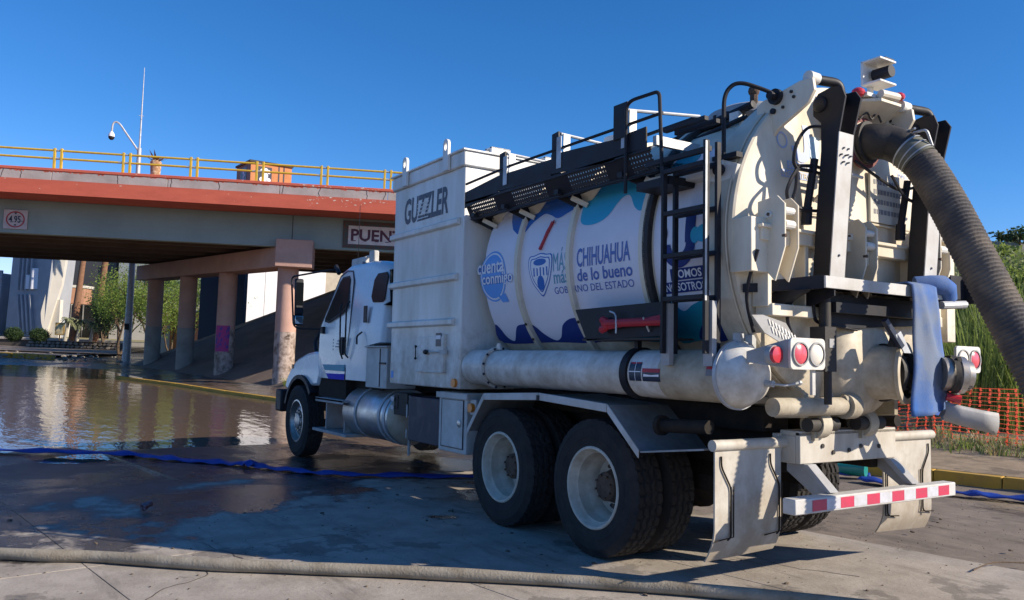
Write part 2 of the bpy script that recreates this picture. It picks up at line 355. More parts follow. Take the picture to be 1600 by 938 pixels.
for (x, y, a, L_) in ((-.25, .55, 2.9, 1.5), (.9, 3.5, -.4, 1.6), (-1.4, -.2, .6, 1.2), (3.2, 3.2, 1.8, 1.5), (.2, 4.4, .2, 1.8)):
    s_ = 0
    while s_ < L_:
        a += random.gauss(0, .25); x2, y2 = x + .06 * cos(a), y + .06 * sin(a); w_ = .0035 * (1 - s_ / L_) + .0012; nx, ny_ = -sin(a) * w_, cos(a) * w_
        crk.add([(x - nx, y - ny_, .0016), (x + nx, y + ny_, .0016), (x2 + nx, y2 + ny_, .0016), (x2 - nx, y2 - ny_, .0016)], [(0, 3, 2, 1)]); x, y = x2, y2; s_ += .06
crk.build('hairline_crack', mat('crack_line', (.05, .04, .035), .95), road, recalc=False, kind='stuff')  # thin dark strips laid on the slabs
# flood water, with the ripples of a breeze
WM = bpy.data.materials.new('muddy_water'); WM.use_nodes = True; n = WM.node_tree.nodes; l = WM.node_tree.links; b = n['Principled BSDF']
b.inputs['Base Color'].default_value = (0.155, 0.108, 0.075, 1); b.inputs['Roughness'].default_value = 0.05; b.inputs['IOR'].default_value = 1.36
ge = n.new('ShaderNodeNewGeometry'); mp = n.new('ShaderNodeMapping'); mp.inputs['Scale'].default_value = (0.55, 1.3, 1); mp.inputs['Rotation'].default_value = (0, 0, radians(35)); l.new(ge.outputs['Position'], mp.inputs[0])
n1 = n.new('ShaderNodeTexNoise'); n1.inputs['Scale'].default_value = 2.2; n1.inputs['Detail'].default_value = 3; l.new(mp.outputs[0], n1.inputs[0])
n2 = n.new('ShaderNodeTexNoise'); n2.inputs['Scale'].default_value = 11; n2.inputs['Detail'].default_value = 2; l.new(mp.outputs[0], n2.inputs[0])
ad = n.new('ShaderNodeMath'); ad.operation = 'MULTIPLY_ADD'; ad.inputs[1].default_value = 0.22; l.new(n2.outputs[0], ad.inputs[0]); l.new(n1.outputs[0], ad.inputs[2])
bp = n.new('ShaderNodeBump'); bp.inputs['Strength'].default_value = 0.8; bp.inputs['Distance'].default_value = 0.014; l.new(ad.outputs[0], bp.inputs['Height']); l.new(bp.outputs[0], b.inputs['Normal'])
wb = MB(); WZ = -0.034
wb.add([(6.6, -5, WZ), (6.6, 40, WZ), (37.6, 40, WZ), (37.6, -5, WZ)], [(0, 3, 2, 1)]); struct(wb.build('flood_water', WM, recalc=False))
# yellow kerb along the flooded side, stone by stone
yel = mat('yellow_kerb_paint', (0.62, 0.36, 0.035), 0.75, 0, (0.34, 0.22, 0.07), 3, 0.4, 0.15, 30)
kerb = struct(empty('kerb'))
P = [Vector((x, y, 0)) for x, y in CURB]; path = []
for a, bb in zip(P[3:], P[4:]):
    k = max(1, round((bb - a).length / 1.05))
    for i in range(k): path.append(a.lerp(bb, i / k))
path.append(P[-1])
for a, bb in zip(path, path[1:]):
    d = (bb - a).normalized(); nn = Vector((d.y, -d.x, 0)) * 0.08; a = a + d * .006; e = bb - d * .006
    za = base_h(a.x, a.y); zb = base_h(e.x, e.y)
    q = MB(); vv = [a - nn, a + nn, e + nn, e - nn]; zz = [za, za, zb, zb]
    q.add([(v.x, v.y, z - .12) for v, z in zip(vv, zz)] + [(v.x, v.y, z + .135) for v, z in zip(vv, zz)], [(0, 3, 2, 1), (4, 5, 6, 7), (0, 1, 5, 4), (1, 2, 6, 5), (2, 3, 7, 6), (3, 0, 4, 7)])
    q.build('kerb_stone', yel, kerb, bevel=.015)
# ================================================================ the vacuum truck (truck frame: +X to the cab, +Y the near side)
T = empty('vacuum_truck'); tf(T)
tag(T, 'white and cream vacuum tanker truck parked facing the flooded underpass', 'truck')
ZC, RT = 2.42, 1.12
# --- chassis
b = MB()
for s in (-1, 1): b.box(-1.38, s * .43 - .04, .78, 8.0, s * .43 + .04, 1.06)
for x in (-1.2, -.7, .7, 2.1, 3.2, 4.4, 5.6): b.box(x, -.43, .82, x + .1, .43, 1.0)
b.box(-1.2, -.62, 1.06, 3.6, -.34, 1.24); b.box(-1.2, .34, 1.06, 3.6, .62, 1.24)
b.build('chassis_frame', frame_m, T, bevel=.008)
for x in (0, 1.37): b = MB(); b.cyl((x, -.95, .54), (x, .95, .54), .085, 14); b.sph((x, 0, .54), .24, 16, (1, .9, 1)); b.build('axle', frame_m, T)
for s in (-1, 1):
    b = MB(); b.beam((-.75, s * .5, .62), (2.1, s * .5, .62), .09, .12)
    for x in (0, 1.37): b.box(x - .16, s * .5 - .06, .44, x + .16, s * .5 + .06, .9)
    b.build('suspension_beam', frame_m, T)
MB().cyl((1.6, 0, .62), (4.6, 0, .8), .05, 10).build('drive_shaft', frame_m, T); MB().cyl((7.28, -.9, .5), (7.28, .9, .5), .06, 10).build('axle', frame_m, T)
# --- tyres: real grooves and lugs
def tyre_mesh(name, rad, w, pitch=36):
    pr = [(-.5, .60), (-.52, .66), (-.536, .72), (-.546, .725), (-.548, .745), (-.54, .75), (-.542, .80), (-.53, .86), (-.538, .865), (-.535, .88), (-.52, .89), (-.47, .955), (-.44, .982)]
    pr += [(-.43 + .86 * k / 26, 1.0 - .004 * abs(k - 13) / 13) for k in range(27)]
    pr += [(.44, .982), (.47, .955), (.52, .89), (.535, .88), (.538, .865), (.53, .86), (.542, .80), (.54, .75), (.548, .745), (.546, .725), (.536, .72), (.52, .66), (.5, .60)]
    N = 216; vs = []; fs = []; M_ = len(pr)
    for k in range(N):
        a = 2 * pi * k / N; ph = (a * pitch / (2 * pi)) % 1.0; tri = abs(ph * 2 - 1) * 2 - 1
        for (y, r) in pr:
            rr = r * rad
            if abs(y) <= .43 and r > .98:
                g = 0
                for yc in (-.22, 0, .22):
                    if abs(y - yc - .03 * tri) < .030: g = 1
                if abs(y) > .24 and ((ph + (y * 1.2)) % 1.0) < .17: g = 1
                if abs(y) < .19 and ((ph * 1.0 + .5 - y * 1.1) % 1.0) < .13: g = .7
                rr -= .014 * g
            vs.append((rr * cos(a), y * w, rr * sin(a)))
    for k in range(N):
        for j in range(M_ - 1):
            fs.append((k * M_ + j, ((k + 1) % N) * M_ + j, ((k + 1) % N) * M_ + j + 1, k * M_ + j + 1))
    q = MB(); q.add(vs, fs); me = bpy.data.meshes.new(name); me.from_pydata(q.v, [], q.f); me.update(); bm = bmesh.new(); bm.from_mesh(me); bmesh.ops.recalc_face_normals(bm, faces=bm.faces[:]); bm.to_mesh(me); bm.free()
    me.polygons.foreach_set('use_smooth', [True] * len(me.polygons)); me.set_sharp_from_angle(angle=radians(30)); me.materials.append(rubber); return me
tyreM = tyre_mesh('tyre', .54, .27)
def mesh_of(b, name, mt, bevel=0, smooth=32):
    o = b.build(name, mt, None, 0, smooth); me = o.data; bpy.data.objects.remove(o); return me
# outer dual rim: deep dish (open side +Y), disc far inside
b = MB(); b.lathe([(.135, .325), (.142, .318), (.142, .304), (.13, .296), (.085, .288), (.065, .270), (.0, .262), (-.03, .258), (-.055, .240), (-.12, .232), (-.145, .20), (-.14, .15), (-.15, .10), (-.17, .10), (-.175, .325)], (0, 0, 0), (0, 1, 0), 48, cap=False)
rimM = mesh_of(b, 'rim', rimm)
b = MB(); b.lathe([(-.15, .15), (-.12, .145), (-.05, .12), (.0, .115), (.01, .10), (.02, .085), (.02, 0)], (0, 0, 0), (0, 1, 0), 24)
for k in range(10):
    a = 2 * pi * k / 10; b.cyl((.165 * cos(a), -.15, .165 * sin(a)), (.165 * cos(a), -.10, .165 * sin(a)), .017, 6)
for k in range(8):
    a = 2 * pi * k / 8 + .2; b.cyl((.09 * cos(a), .0, .09 * sin(a)), (.09 * cos(a), .032, .09 * sin(a)), .010, 6)
hb_ = MB()
for k in range(2): a = pi * k + .9; hb_.cyl((.20 * cos(a), -.146, .20 * sin(a)), (.20 * cos(a), -.139, .20 * sin(a)), .030, 14)
holeM = None
hubM = mesh_of(b, 'hub', rust); holeM = mesh_of(hb_, 'hand_hole', ink)
b = MB(); b.lathe([(.135, .30), (.13, .322), (.10, .3), (.05, .285), (.03, .26), (.07, .22), (.085, .17), (.06, .15), (.05, .0)], (0, 0, 0), (0, 1, 0), 48, cap=False)
b.lathe([(.05, .12), (.12, .11), (.135, .07), (.14, 0)], (0, 0, 0), (0, 1, 0), 20)
for k in range(10):
    a = 2 * pi * k / 10; b.cyl((.142 * cos(a), .07, .142 * sin(a)), (.142 * cos(a), .11, .142 * sin(a)), .016, 6)
frimM = mesh_of(b, 'front_rim', alu)
def wheel(x, y, flip, kind, r=.54):
    w = empty('wheel'); w.parent = T; w.location = (x, y, r); 
    if flip: w.rotation_euler = (0, 0, pi)
    w.rotation_euler[1] = random.uniform(0, 6)
    link('tyre', tyreM, w)
    if kind == 'front': link('rim', frimM, w)
    elif kind == 'outer': link('rim', rimM, w); link('hub', hubM, w); link('hand_hole', holeM, w, kind='stuff')
    else: link('rim', rimM, w)
    return w
for x in (0, 1.37):
    wheel(x, 1.065, 0, 'outer'); wheel(x, .735, 1, 'inner'); wheel(x, -1.065, 1, 'outer'); wheel(x, -.735, 0, 'inner')
wheel(7.28, 1.05, 0, 'front'); wheel(7.28, -1.05, 1, 'front')
# --- rear fender: bent sheet with a rolled lip and tread-plate tail
tread = mat('tread_plate', (0.36, 0.37, 0.38), 0.45, 0.3, (0.22, 0.21, 0.19), 6, 0.4)
for s in (1, -1):
    prof = [(1.90, .84), (1.60, 1.20), (.68, 1.245), (-.24, 1.20), (-.61, .89), (-1.24, .97)]
    b = MB()
    for (a, c) in zip(prof, prof[1:]):
        b.prism([(a[0], s * .56, a[1]), (c[0], s * .56, c[1]), (c[0], s * 1.245, c[1]), (a[0], s * 1.245, a[1])], (0, 0, -.012))
    f = b.build('rear_fender', tread, T)
    for (a, c) in zip(prof[:-1], prof[1:-1]):
        q = MB(); e = .004 if a[0] == 1.6 or c[0] < .6 else 0
        q.prism([(a[0] - e, s * 1.25, a[1] + .012), (c[0] + e, s * 1.25, c[1] + .012), (c[0] + e, s * 1.25, c[1] - .052), (a[0] - e, s * 1.25, a[1] - .052)], (0, s * .012, 0)); q.build('fender_lip', lgrey, f, bevel=.004)
    q = MB(); q.box(.66, s * 1.25, 1.19, .70, s * 1.268, 1.235); q.build('fender_bracket', black, f)
    q = MB(); q.cyl((-.70, s * 1.1, 1.08), (-1.15, s * 1.1, 1.10), .05, 12); q.cyl((-.66, s * 1.1, 1.08), (-.7, s * 1.1, 1.08), .075, 12); q.build('air_tank', frame_m, T)
# --- mud flaps
for s in (1, -1):
    b = MB(); n_ = 14; yo, yi = s * 1.25, s * .60; vs = []
    for k in range(n_ + 1):
        z = 1.0 - .76 * k / n_; q = max(0, (.45 - z) / .25); x = -1.33 + (.10 * q * q if s > 0 else .10 * q * q); x2 = x - .012
        sk = 0.02 * q * s
        vs += [(x, yo + sk, z), (x, yi - .0 * q, z + .05 * q * (.5)), (x2, yi, z + .05 * q * .5), (x2, yo + sk, z)]
    fs = [(4 * k + j, 4 * k + (j + 1) % 4, 4 * k + 4 + (j + 1) % 4, 4 * k + 4 + j) for k in range(n_) for j in range(4)] + [(0, 1, 2, 3), (4 * n_, 4 * n_ + 3, 4 * n_ + 2, 4 * n_ + 1)]
    b.add(vs, fs); f = b.build('mud_flap', flapm, T)
    q = MB(); q.cyl((-1.335, s * 1.27, 1.0), (-1.335, s * .50, 1.0), .038, 14); q.box(-1.32, s * .50, .94, -1.27, s * .60, 1.06); q.build('flap_bar', flapm, f)
    for yy in (1.20, .72):
        q = MB(); q.tube(rounded([(-1.35, s * yy, .93), (-1.352, s * (yy + .0), .86), (-1.352, s * (yy - .09), .72), (-1.352, s * (yy - .09), .40), (-1.37, s * (yy - .04), .39)], .03), .006, 6)
        q.tube([(-1.352, s * (yy - .115), .73), (-1.352, s * (yy - .115), .40), (-1.352, s * (yy + .06), .385)], .005, 5); each(q, 'flap_rod', frame_m, f)
# --- rear frame head and bumper
b = MB(); b.box(-1.47, -.56, .86, -1.43, .56, 1.08); b.box(-1.47, -.56, 1.05, -1.30, .56, 1.085); b.box(-1.43, -.56, .86, -1.30, -.53, 1.05); b.box(-1.43, .53, .86, -1.30, .56, 1.05)
b.build('rear_crossmember', flapm, T, bevel=.006)
b = MB()
for y in (.32, .2, .02, -.12, -.34): b.cyl((-1.48, y, .93 + .04 * ((y * 10) % 2)), (-1.465, y, .93 + .04 * ((y * 10) % 2)), .016, 8)
b.build('bolt_hole', blackd, T, kind='stuff')
for s in (1, -1):
    b = MB(); b.prism([(-1.42, s * .50, 1.02), (-1.32, s * .50, 1.02), (-1.32, s * .50, .80), (-1.63, s * .50, .60), (-1.67, s * .50, .60), (-1.67, s * .50, .68), (-1.48, s * .50, .82)], (0, s * .012, 0))
    b.prism([(-1.50, s * .43, .86), (-1.44, s * .43, .86), (-1.62, s * .43, .695), (-1.68, s * .43, .695)], (0, s * .09, 0)); b.build('bumper_arm', grey, T, bevel=.003)
bump_o = MB().box(-1.72, -.93, .585, -1.62, .93, .685).build('rear_bumper', lgrey, T, bevel=.008)
refl_red = mat('red_reflective_tape', (0.62, 0.05, 0.11), 0.3, 0, (0.40, 0.05, .08), 12, .3); refl_wh = mat('white_reflective_tape', (0.66, 0.68, 0.74), 0.3, 0, (0.40, 0.38, .36), 9, .4)
for k in range(11):
    y0 = .76 - k * .145
    MB().box(-1.7235, y0 - .143, .60, -1.7195, y0, .67).build('reflective_tape', refl_red if k % 2 == 0 else refl_wh, bump_o)
# --- baghouse box
bx = MB().box(2.05, -1.27, 1.23, 3.72, 1.27, 3.50).build('filter_housing', white, T, bevel=.012)
MB().box(2.02, -1.30, 3.50, 3.75, 1.30, 3.655).build('lid', white, bx, bevel=.015)
MB().box(2.00, -1.32, 3.655, 3.77, 1.32, 3.675).build('lid_edge', white, bx, bevel=.004)
for z, x0 in ((2.90, 2.12), (2.33, 2.14), (1.87, 2.18)):
    MB().prism([(x0, 1.27, z), (x0, 1.315, z + .015), (x0, 1.315, z + .065), (x0, 1.27, z + .085)], (3.755 - x0, 0, 0)).build('side_rib', white, bx, bevel=.006)
for x in (2.36, 3.35):
    q = MB(); o = [(x + .055 * cos(a), 1.31, 3.78 + .055 * sin(a)) for a in [pi * k / 10 for k in range(11)]]; o = o + [(x - .055, 1.31, 3.50), (x + .055, 1.31, 3.50)]
    inn = [(x + .028 * cos(a), 1.31, 3.755 + .045 * sin(a)) for a in [2 * pi * k / 14 for k in range(14)]]
    bm = bmesh.new(); A = [bm.verts.new(p) for p in o]; B = [bm.verts.new(p) for p in inn]
    ed = [bm.edges.new((A[i], A[(i + 1) % len(A)])) for i in range(len(A))] + [bm.edges.new((B[i], B[(i + 1) % len(B)])) for i in range(len(B))]
    r = bmesh.ops.triangle_fill(bm, use_beauty=True, edges=ed); e = bmesh.ops.extrude_face_region(bm, geom=bm.faces[:]); bmesh.ops.translate(bm, verts=[g for g in e['geom'] if isinstance(g, bmesh.types.BMVert)], vec=(0, .03, 0))
    bmesh.ops.recalc_face_normals(bm, faces=bm.faces[:]); me = bpy.data.meshes.new('lifting_eye'); bm.to_mesh(me); bm.free(); me.materials.append(white); link('lifting_eye', me, bx)
q = MB()
for y in (.75, .05):
    q.box(2.30, y - .12, 3.675, 2.34, y + .12, 3.80); q.box(2.20, y - .12, 3.675, 2.24, y + .12, 3.80); q.box(2.20, y - .12, 3.78, 2.34, y + .12, 3.80)
q.box(2.15, -.7, 3.675, 2.5, 1.0, 3.695); each(q, 'roof_vent', white, bx, bevel=.005)
q = MB()
for y in (1.0, .5, -.2): q.cyl((2.08, y, 3.675), (2.08, y, 3.70), .02, 8)
q.build('lid_bolt', lgrey, bx, kind='stuff')
h = MB().box(2.355, 1.27, 1.39, 2.985, 1.286, 1.765).build('clean_out_hatch', white, bx, bevel=.005)
q = MB(); q.box(2.345, 1.27, 1.385, 2.375, 1.31, 1.79); q.box(2.355, 1.27, 1.383, 2.985, 1.296, 1.397); q.build('hatch_rim', white, h, bevel=.004)
q = MB(); q.cyl((3.0, 1.30, 1.53), (3.0, 1.30, 1.66), .006, 6); q.sph((3.0, 1.30, 1.53), .016, 8); q.sph((3.0, 1.30, 1.66), .016, 8); q.build('hinge_pin', black, h)
q = MB(); q.cyl((2.40, 1.31, 1.60), (2.66, 1.31, 1.60), .009, 8); q.beam((2.30, 1.30, 1.60), (2.42, 1.30, 1.60), .03, .05); q.build('latch_bar', lgrey, h)
q = MB(); q.sph((2.74, 1.31, 1.60), .035, 10, (1.6, .6, .8)); q.build('latch_knob', black, h)
q = MB(); q.box(2.44, 1.287, 1.66, 2.555, 1.289, 1.80); q.build('hatch_sticker', ink, h)
q = MB(); q.box(2.445, 1.289, 1.735, 2.55, 1.2905, 1.775); q.build('sticker_panel', vwhite, h)
q = MB(); q.cyl((2.14, 1.27, 1.29), (2.14, 1.30, 1.29), .045, 16); q.build('marker_light', amber, bx)
MB().box(3.62, 1.271, 1.30, 3.68, 1.273, 1.38).build('sticker', lblue, bx)
# manufacturer name
gm = fit(text_mesh('GUZZLER', 1, .028, .10), 1.06, .30)
place_mark(gm, lambda u, v: (3.45 - u, 1.273, 3.06 + v), 'lettering', ink, bx)
for k in range(5):
    MB().box(2.84, 1.274, 3.085 + .042 * k, 3.12, 1.2755, 3.095 + .042 * k).build('lettering_stripe', white, bx)
# small front ledge and pipes between box and cab
q = MB(); q.tube(rounded([(3.80, 1.1, 1.3), (3.80, 1.1, 2.25), (4.0, 1.1, 2.25)], .05), .035, 10); q.tube([(3.86, .9, 1.2), (3.86, .9, 3.0)], .09, 14); q.box(3.74, 1.0, 2.7, 3.86, 1.2, 2.95); q.build('hydraulic_piping', blackd, T)
gbx = MB().box(4.08, .75, 1.15, 4.72, 1.15, 1.655).build('equipment_box', lgrey, T, bevel=.01)
MB().box(4.06, .74, 1.655, 4.74, 1.17, 1.675).build('box_lid', lgrey, gbx, bevel=.004)
q = MB(); q.box(4.27, 1.15, 1.17, 4.285, 1.158, 1.64); q.box(4.10, 1.15, 1.45, 4.27, 1.17, 1.47); each(q, 'box_trim', black, gbx)
# --- tank
prof = [(1.98, 0.0), (1.98, .4), (1.96, .8), (1.90, 1.03), (1.84, RT), (-1.12, RT)]
b = MB(); b.lathe([(x, r) for x, r in prof][::-1], (0, 0, ZC), (1, 0, 0), 96); tank = b.build('tank', cream, T, smooth=40)
def onT(x, ph, dr=.004): a = radians(ph); return (x, (RT + dr) * cos(a), ZC + (RT + dr) * sin(a))
# vinyl wrap on the near side of the shell (a skin of its own)
def skin(name, x0, x1, p0, p1, mt, dr, parent=tank):
    n = 60; vs = []; 
    for k in range(n + 1):
        a = p0 + (p1 - p0) * k / n; vs += [onT(x0, a, dr), onT(x1, a, dr)]
    q = MB(); q.add(vs, [(2 * k, 2 * k + 1, 2 * k + 3, 2 * k + 2) for k in range(n)]); return q.build(name, mt, parent)
skin('wrap_panel', 1.86, -.46, -39.5, 33, wrapm, .003); skin('wrap_panel', -.60, -1.12, -39.5, 38, wrapm, .003)
def tmark(loops, mt, name, dr=.006, step=3.0, label=None, parent=tank):
    return place_mark(poly_mesh(loops), lambda x, ph: onT(x, ph, dr), name, mt, parent, step, label)
tmark([smooth2([(1.86, -29), (1.80, -30), (1.74, -36), (1.66, -38.3), (1.60, -36.5), (1.50, -31), (1.42, -29.2), (1.28, -29.0), (1.18, -30), (1.08, -34.7), (.95, -38.3), (.84, -36.3), (.74, -30.5), (.62, -27.6), (.50, -27.0), (.35, -28.5), (.30, -39.3), (1.0, -39.4), (1.86, -39.4)], 4)], navy, 'wave_graphic')
tmark([[(1.60, 31), (1.40, 31.5), (1.2, 32), (.9, 32), (.46, 32), (.46, 29)] + smooth2([(.50, 24), (.60, 21.5), (.72, 20), (.86, 22.8), (.98, 24), (1.12, 19)], 4)[:20] + [(1.20, 16.3), (1.34, 16.0), (1.44, 19), (1.52, 24)]], blue, 'wave_graphic')
tmark([smooth2([(.38, 32), (.10, 32.5), (-.2, 32.5), (-.44, 32.5), (-.45, 20), (-.42, 15), (-.33, 17), (-.22, 23.5), (-.12, 22.5), (-.02, 16), (.10, 13.4), (.24, 13.2), (.34, 15), (.37, 20)], 4)], cyan, 'wave_graphic')
tmark([smooth2([(-.62, 37), (-.85, 37), (-.86, 33), (-.72, 28), (-.62, 24)], 4)], teal, 'wave_graphic')
tmark([smooth2([(-.46, -30), (-.36, -32), (-.10, -29), (.02, -30), (.05, -39), (-.2, -39.2), (-.46, -39.3)], 4)], teal, 'wave_graphic')
tmark([smooth2([(-.61, -20), (-.70, -22), (-.80, -26.5), (-.92, -24), (-1.05, -23), (-1.11, -28), (-1.11, -39), (-.85, -39.3), (-.61, -39.3)], 4)], teal, 'wave_graphic')
tmark([smooth2([(-.86, -39.2), (-.90, -34), (-1.0, -31), (-1.11, -31), (-1.115, -39.2)], 4)], navy, 'wave_graphic', .0075)
# round bubble with words
bub = [(1.70 + .0, 9.8)]
def bubble(s, mt, dr):
    L = ell(1.70, -3.6, .24 * s, 12.8 * s, 36); L = [(x, p) for x, p in L]
    out = []
    for i, (x, p) in enumerate(L):
        out.append((x, p))
        if i == 24: out.append((1.60 - .03 * s, -15.6 - 1.6 * s)); out.append((1.50 - .04 * s, -15.6 - 1.4 * s)); out.append((1.52 - .02 * s, -12.5))
    return tmark([out], mt, 'bubble_emblem', dr)
bubble(1.0, lblue, .006); bubble(.93, vwhite, .007); bubble(.86, lblue, .008)
def words(txt, x, ph, w, hdeg, mt, dr, bold=.02, parent=tank, name='lettering', space=1.0, sl=0.0):
    me = fit(text_mesh(txt, 1, bold, 0, 1, space), w, hdeg)
    return place_mark(me, lambda u, v: onT(x - u, ph + v + sl * u, dr), name, mt, parent, 2.5)
for mt_, bo, dr in ((blue, .085, .009), (vwhite, .02, .0105)):
    e = bo * .25
    words('cuenta', 1.99 + e * .3 - .0, -1.9, .50, 6.0, mt_, dr, bo); words('conmigo', 1.90 + e * .3, -9.0, .56, 7.0, mt_, dr, bo)
# shield
sh = lambda k: [(.885 + (x - .885) * k, -4.5 + (p + 4.5) * k) for x, p in smooth2([(.885, 4.2), (.98, 3.4), (1.065, 2.8), (1.07, -2.5), (1.03, -8.5), (.955, -13), (.885, -16), (.815, -13), (.745, -8.5), (.705, -2.5), (.71, 2.8), (.79, 3.4)], 3)]
tmark([sh(1.0)], blue, 'shield_emblem', .006); tmark([sh(.94)], vwhite, 'shield_emblem', .007); tmark([sh(.82)], blue, 'shield_emblem', .008); tmark([sh(.76)], vwhite, 'shield_emblem', .0088)
tmark([ell(.89, 0, .10, 1.6, 20), ell(.885, -9.6, .055, 3.4, 20)], blue, 'shield_emblem', .0096)
tmark([[(.99 - .05 * k, -6.4 + .35 * (k % 2)), (.97 - .05 * k, -6.4), (.97 - .05 * k, -2.4 - .5 * (k % 2)), (.99 - .05 * k, -2.4)] for k in range(5)], blue, 'shield_emblem', .0096)
# slogan
G = mat('slogan_blue', (0.06, 0.13, 0.42), 0.4); Tg = mat('slogan_teal', (0.10, 0.33, 0.45), 0.4)
words('MÁS', .690, -5.2, .215, 10.4, Tg, .006, .0); words('CHIHUAHUA', .345, -4.9, .68, 8.2, G, .006, .02)
words('más', .690, -10.8, .215, 5.8, Tg, .006, .01); words('de lo bueno', .35, -11.0, .70, 5.4, G, .006, .02)
words('GOBIERNO DEL ESTADO', .70, -15.4, 1.05, 3.1, G, .006, .0)
# rear-section emblem: smiling J and the words below
tmark([[(-.93, 10.5), (-1.03, 10.5), (-1.03, -1), (-.93, -1)], [(-.86 - .17 * cos(a), -1 - 9.0 * sin(a)) for a in [pi * k / 14 for k in range(15)]] + [(-.86 + .08 * cos(a), -1 - 4.0 * sin(a)) for a in [pi * k / 10 for k in range(11)]]], navy, 'smile_emblem', .0085)
tmark([ell(-1.10, 1.5, .06, 3.2, 18), ell(-1.03, 1.2, .045, 3, 16)], cyan, 'smile_emblem', .0095)
tmark([ell(-.72, 3.2, .03, 2.6, 16)], navy, 'smile_emblem', .009); tmark([ell(-.72, 3.6, .018, 1.5, 14)], vwhite, 'smile_emblem', .0098)
tmark([[(-.76, -10.2), (-1.10, -10.0), (-1.10, -14.3), (-.76, -14.6)], [(-.66, -15.1), (-1.11, -14.8), (-1.11, -19.0), (-.66, -19.4)]], navy, 'word_panel', .0085)
words('SOMOS', -.80, -13.8, .27, 3.1, vwhite, .010, .02); words('NOSOTROS', -.69, -18.6, .40, 3.1, vwhite, .010, .02)
# red level arrow
tmark([[(.775, 18.5), (.755, 18.0), (.80, 13), (.875, 5.8), (.89, 5.2), (.885, 6.4), (.83, 14)], [(.79, 17), (.745, 19.4), (.73, 17.5)]], redp, 'level_pointer', .02)
q = MB(); q.beam(onT(.76, 18.2, .02), onT(.885, 5.6, .02), .022, .02); q.build('level_arm', redp, tank)
# straps (stiffener rings) on the shell
for x, mt_, w in ((1.235, cream, .026), (.43, cream, .026), (-.50, cream, .030), (-.545, blackd, .03)):
    b = MB(); b.lathe([(-w, RT), (-w, RT + .045), (w, RT + .045), (w, RT)], (x, 0, ZC), (1, 0, 0), 90, cap=False); st_ = b.build('stiffener_ring', mt_, T, smooth=40)
    if mt_ is cream:
        q = MB()
        for ph in (32, 26, -28, -36): p = Vector(onT(x, ph, .045)); d = Vector((0, cos(radians(ph)), sin(radians(ph)))); q.cyl(p, p + d * .012, .013, 8)
        q.build('ring_bolt', blackd, st_, kind='stuff')
# rear flange ring and the domed door
b = MB(); b.lathe([(-1.12, RT - .02), (-1.15, 1.165), (-1.20, 1.185), (-1.36, 1.19), (-1.375, 1.175)], (0, 0, ZC), (1, 0, 0), 96, cap=False); b.build('tank_flange', cream, T, smooth=28)
b = MB(); b.lathe([(-1.375, 1.17), (-1.385, 1.185), (-1.42, 1.185), (-1.43, 1.17), (-1.445, 1.08), (-1.475, .9), (-1.50, .6), (-1.51, .3), (-1.51, .0)], (0, 0, ZC), (1, 0, 0), 96); door = b.build('rear_door', cream, T, smooth=24)
b = MB(); b.lathe([(-1.378, 1.192), (-1.37, 1.197), (-1.36, 1.192)], (0, 0, ZC), (1, 0, 0), 90, cap=False); b.build('door_seal', cream, door)
# cross beams of the door
q = MB(); q.box(-1.60, -1.10, 2.35, -1.46, 1.10, 2.44); q.box(-1.62, -1.12, 2.43, -1.44, 1.12, 2.455); q.box(-1.60, -1.0, 1.86, -1.46, 1.0, 1.94)
for y in (1.0, .62, .1, -.1, -.62, -1.0): q.box(-1.58, y - .02, 1.92, -1.45, y + .02, 2.36)
q.box(-1.58, .98, 2.14, -1.40, 1.18, 2.5); q.box(-1.58, -1.22, 1.75, -1.40, -1.10, 2.62)
each(q, 'door_beam', cream, door, bevel=.006)
for y0, z0 in ((.88, 2.42), (.02, 2.36), (-.92, 2.42)):
    L = MB()
    for dy in (0.13, 0): L.prism([(-1.50, y0 + dy, z0 + .20), (-1.66, y0 + dy, z0 + .22), (-1.72, y0 + dy, z0 + .16), (-1.72, y0 + dy, z0 - .12), (-1.64, y0 + dy, z0 - .34), (-1.50, y0 + dy, z0 - .20)], (0, .016, 0))
    L.prism([(-1.52, y0 + .016, z0 + .05), (-1.66, y0 + .016, z0 + .0), (-1.66, y0 + .016, z0 - .1), (-1.52, y0 + .016, z0 - .15)], (0, .114, 0))
    lt = L.build('door_latch', cream, door, bevel=.004)
    k = MB(); k.cyl((-1.69, y0 + .03, z0 + .12), (-1.69, y0 + .12, z0 + .12), .025, 10); k.cyl((-1.69, y0 + .03, z0 + .03), (-1.69, y0 + .12, z0 + .03), .03, 10); k.cyl((-1.60, y0 + .145, z0 + .10), (-1.60, y0 + .165, z0 + .10), .022, 10); each(k, 'latch_roller', white, lt)
    k = MB(); k.cyl((-1.725, y0 + .138, z0 - .05), (-1.70, y0 + .138, z0 - .05), .012, 8); k.cyl((-1.605, y0 + .147, z0 + .1), (-1.605, y0 + .17, z0 + .1), .012, 8); k.build('latch_bolt', rust, lt, kind='stuff')
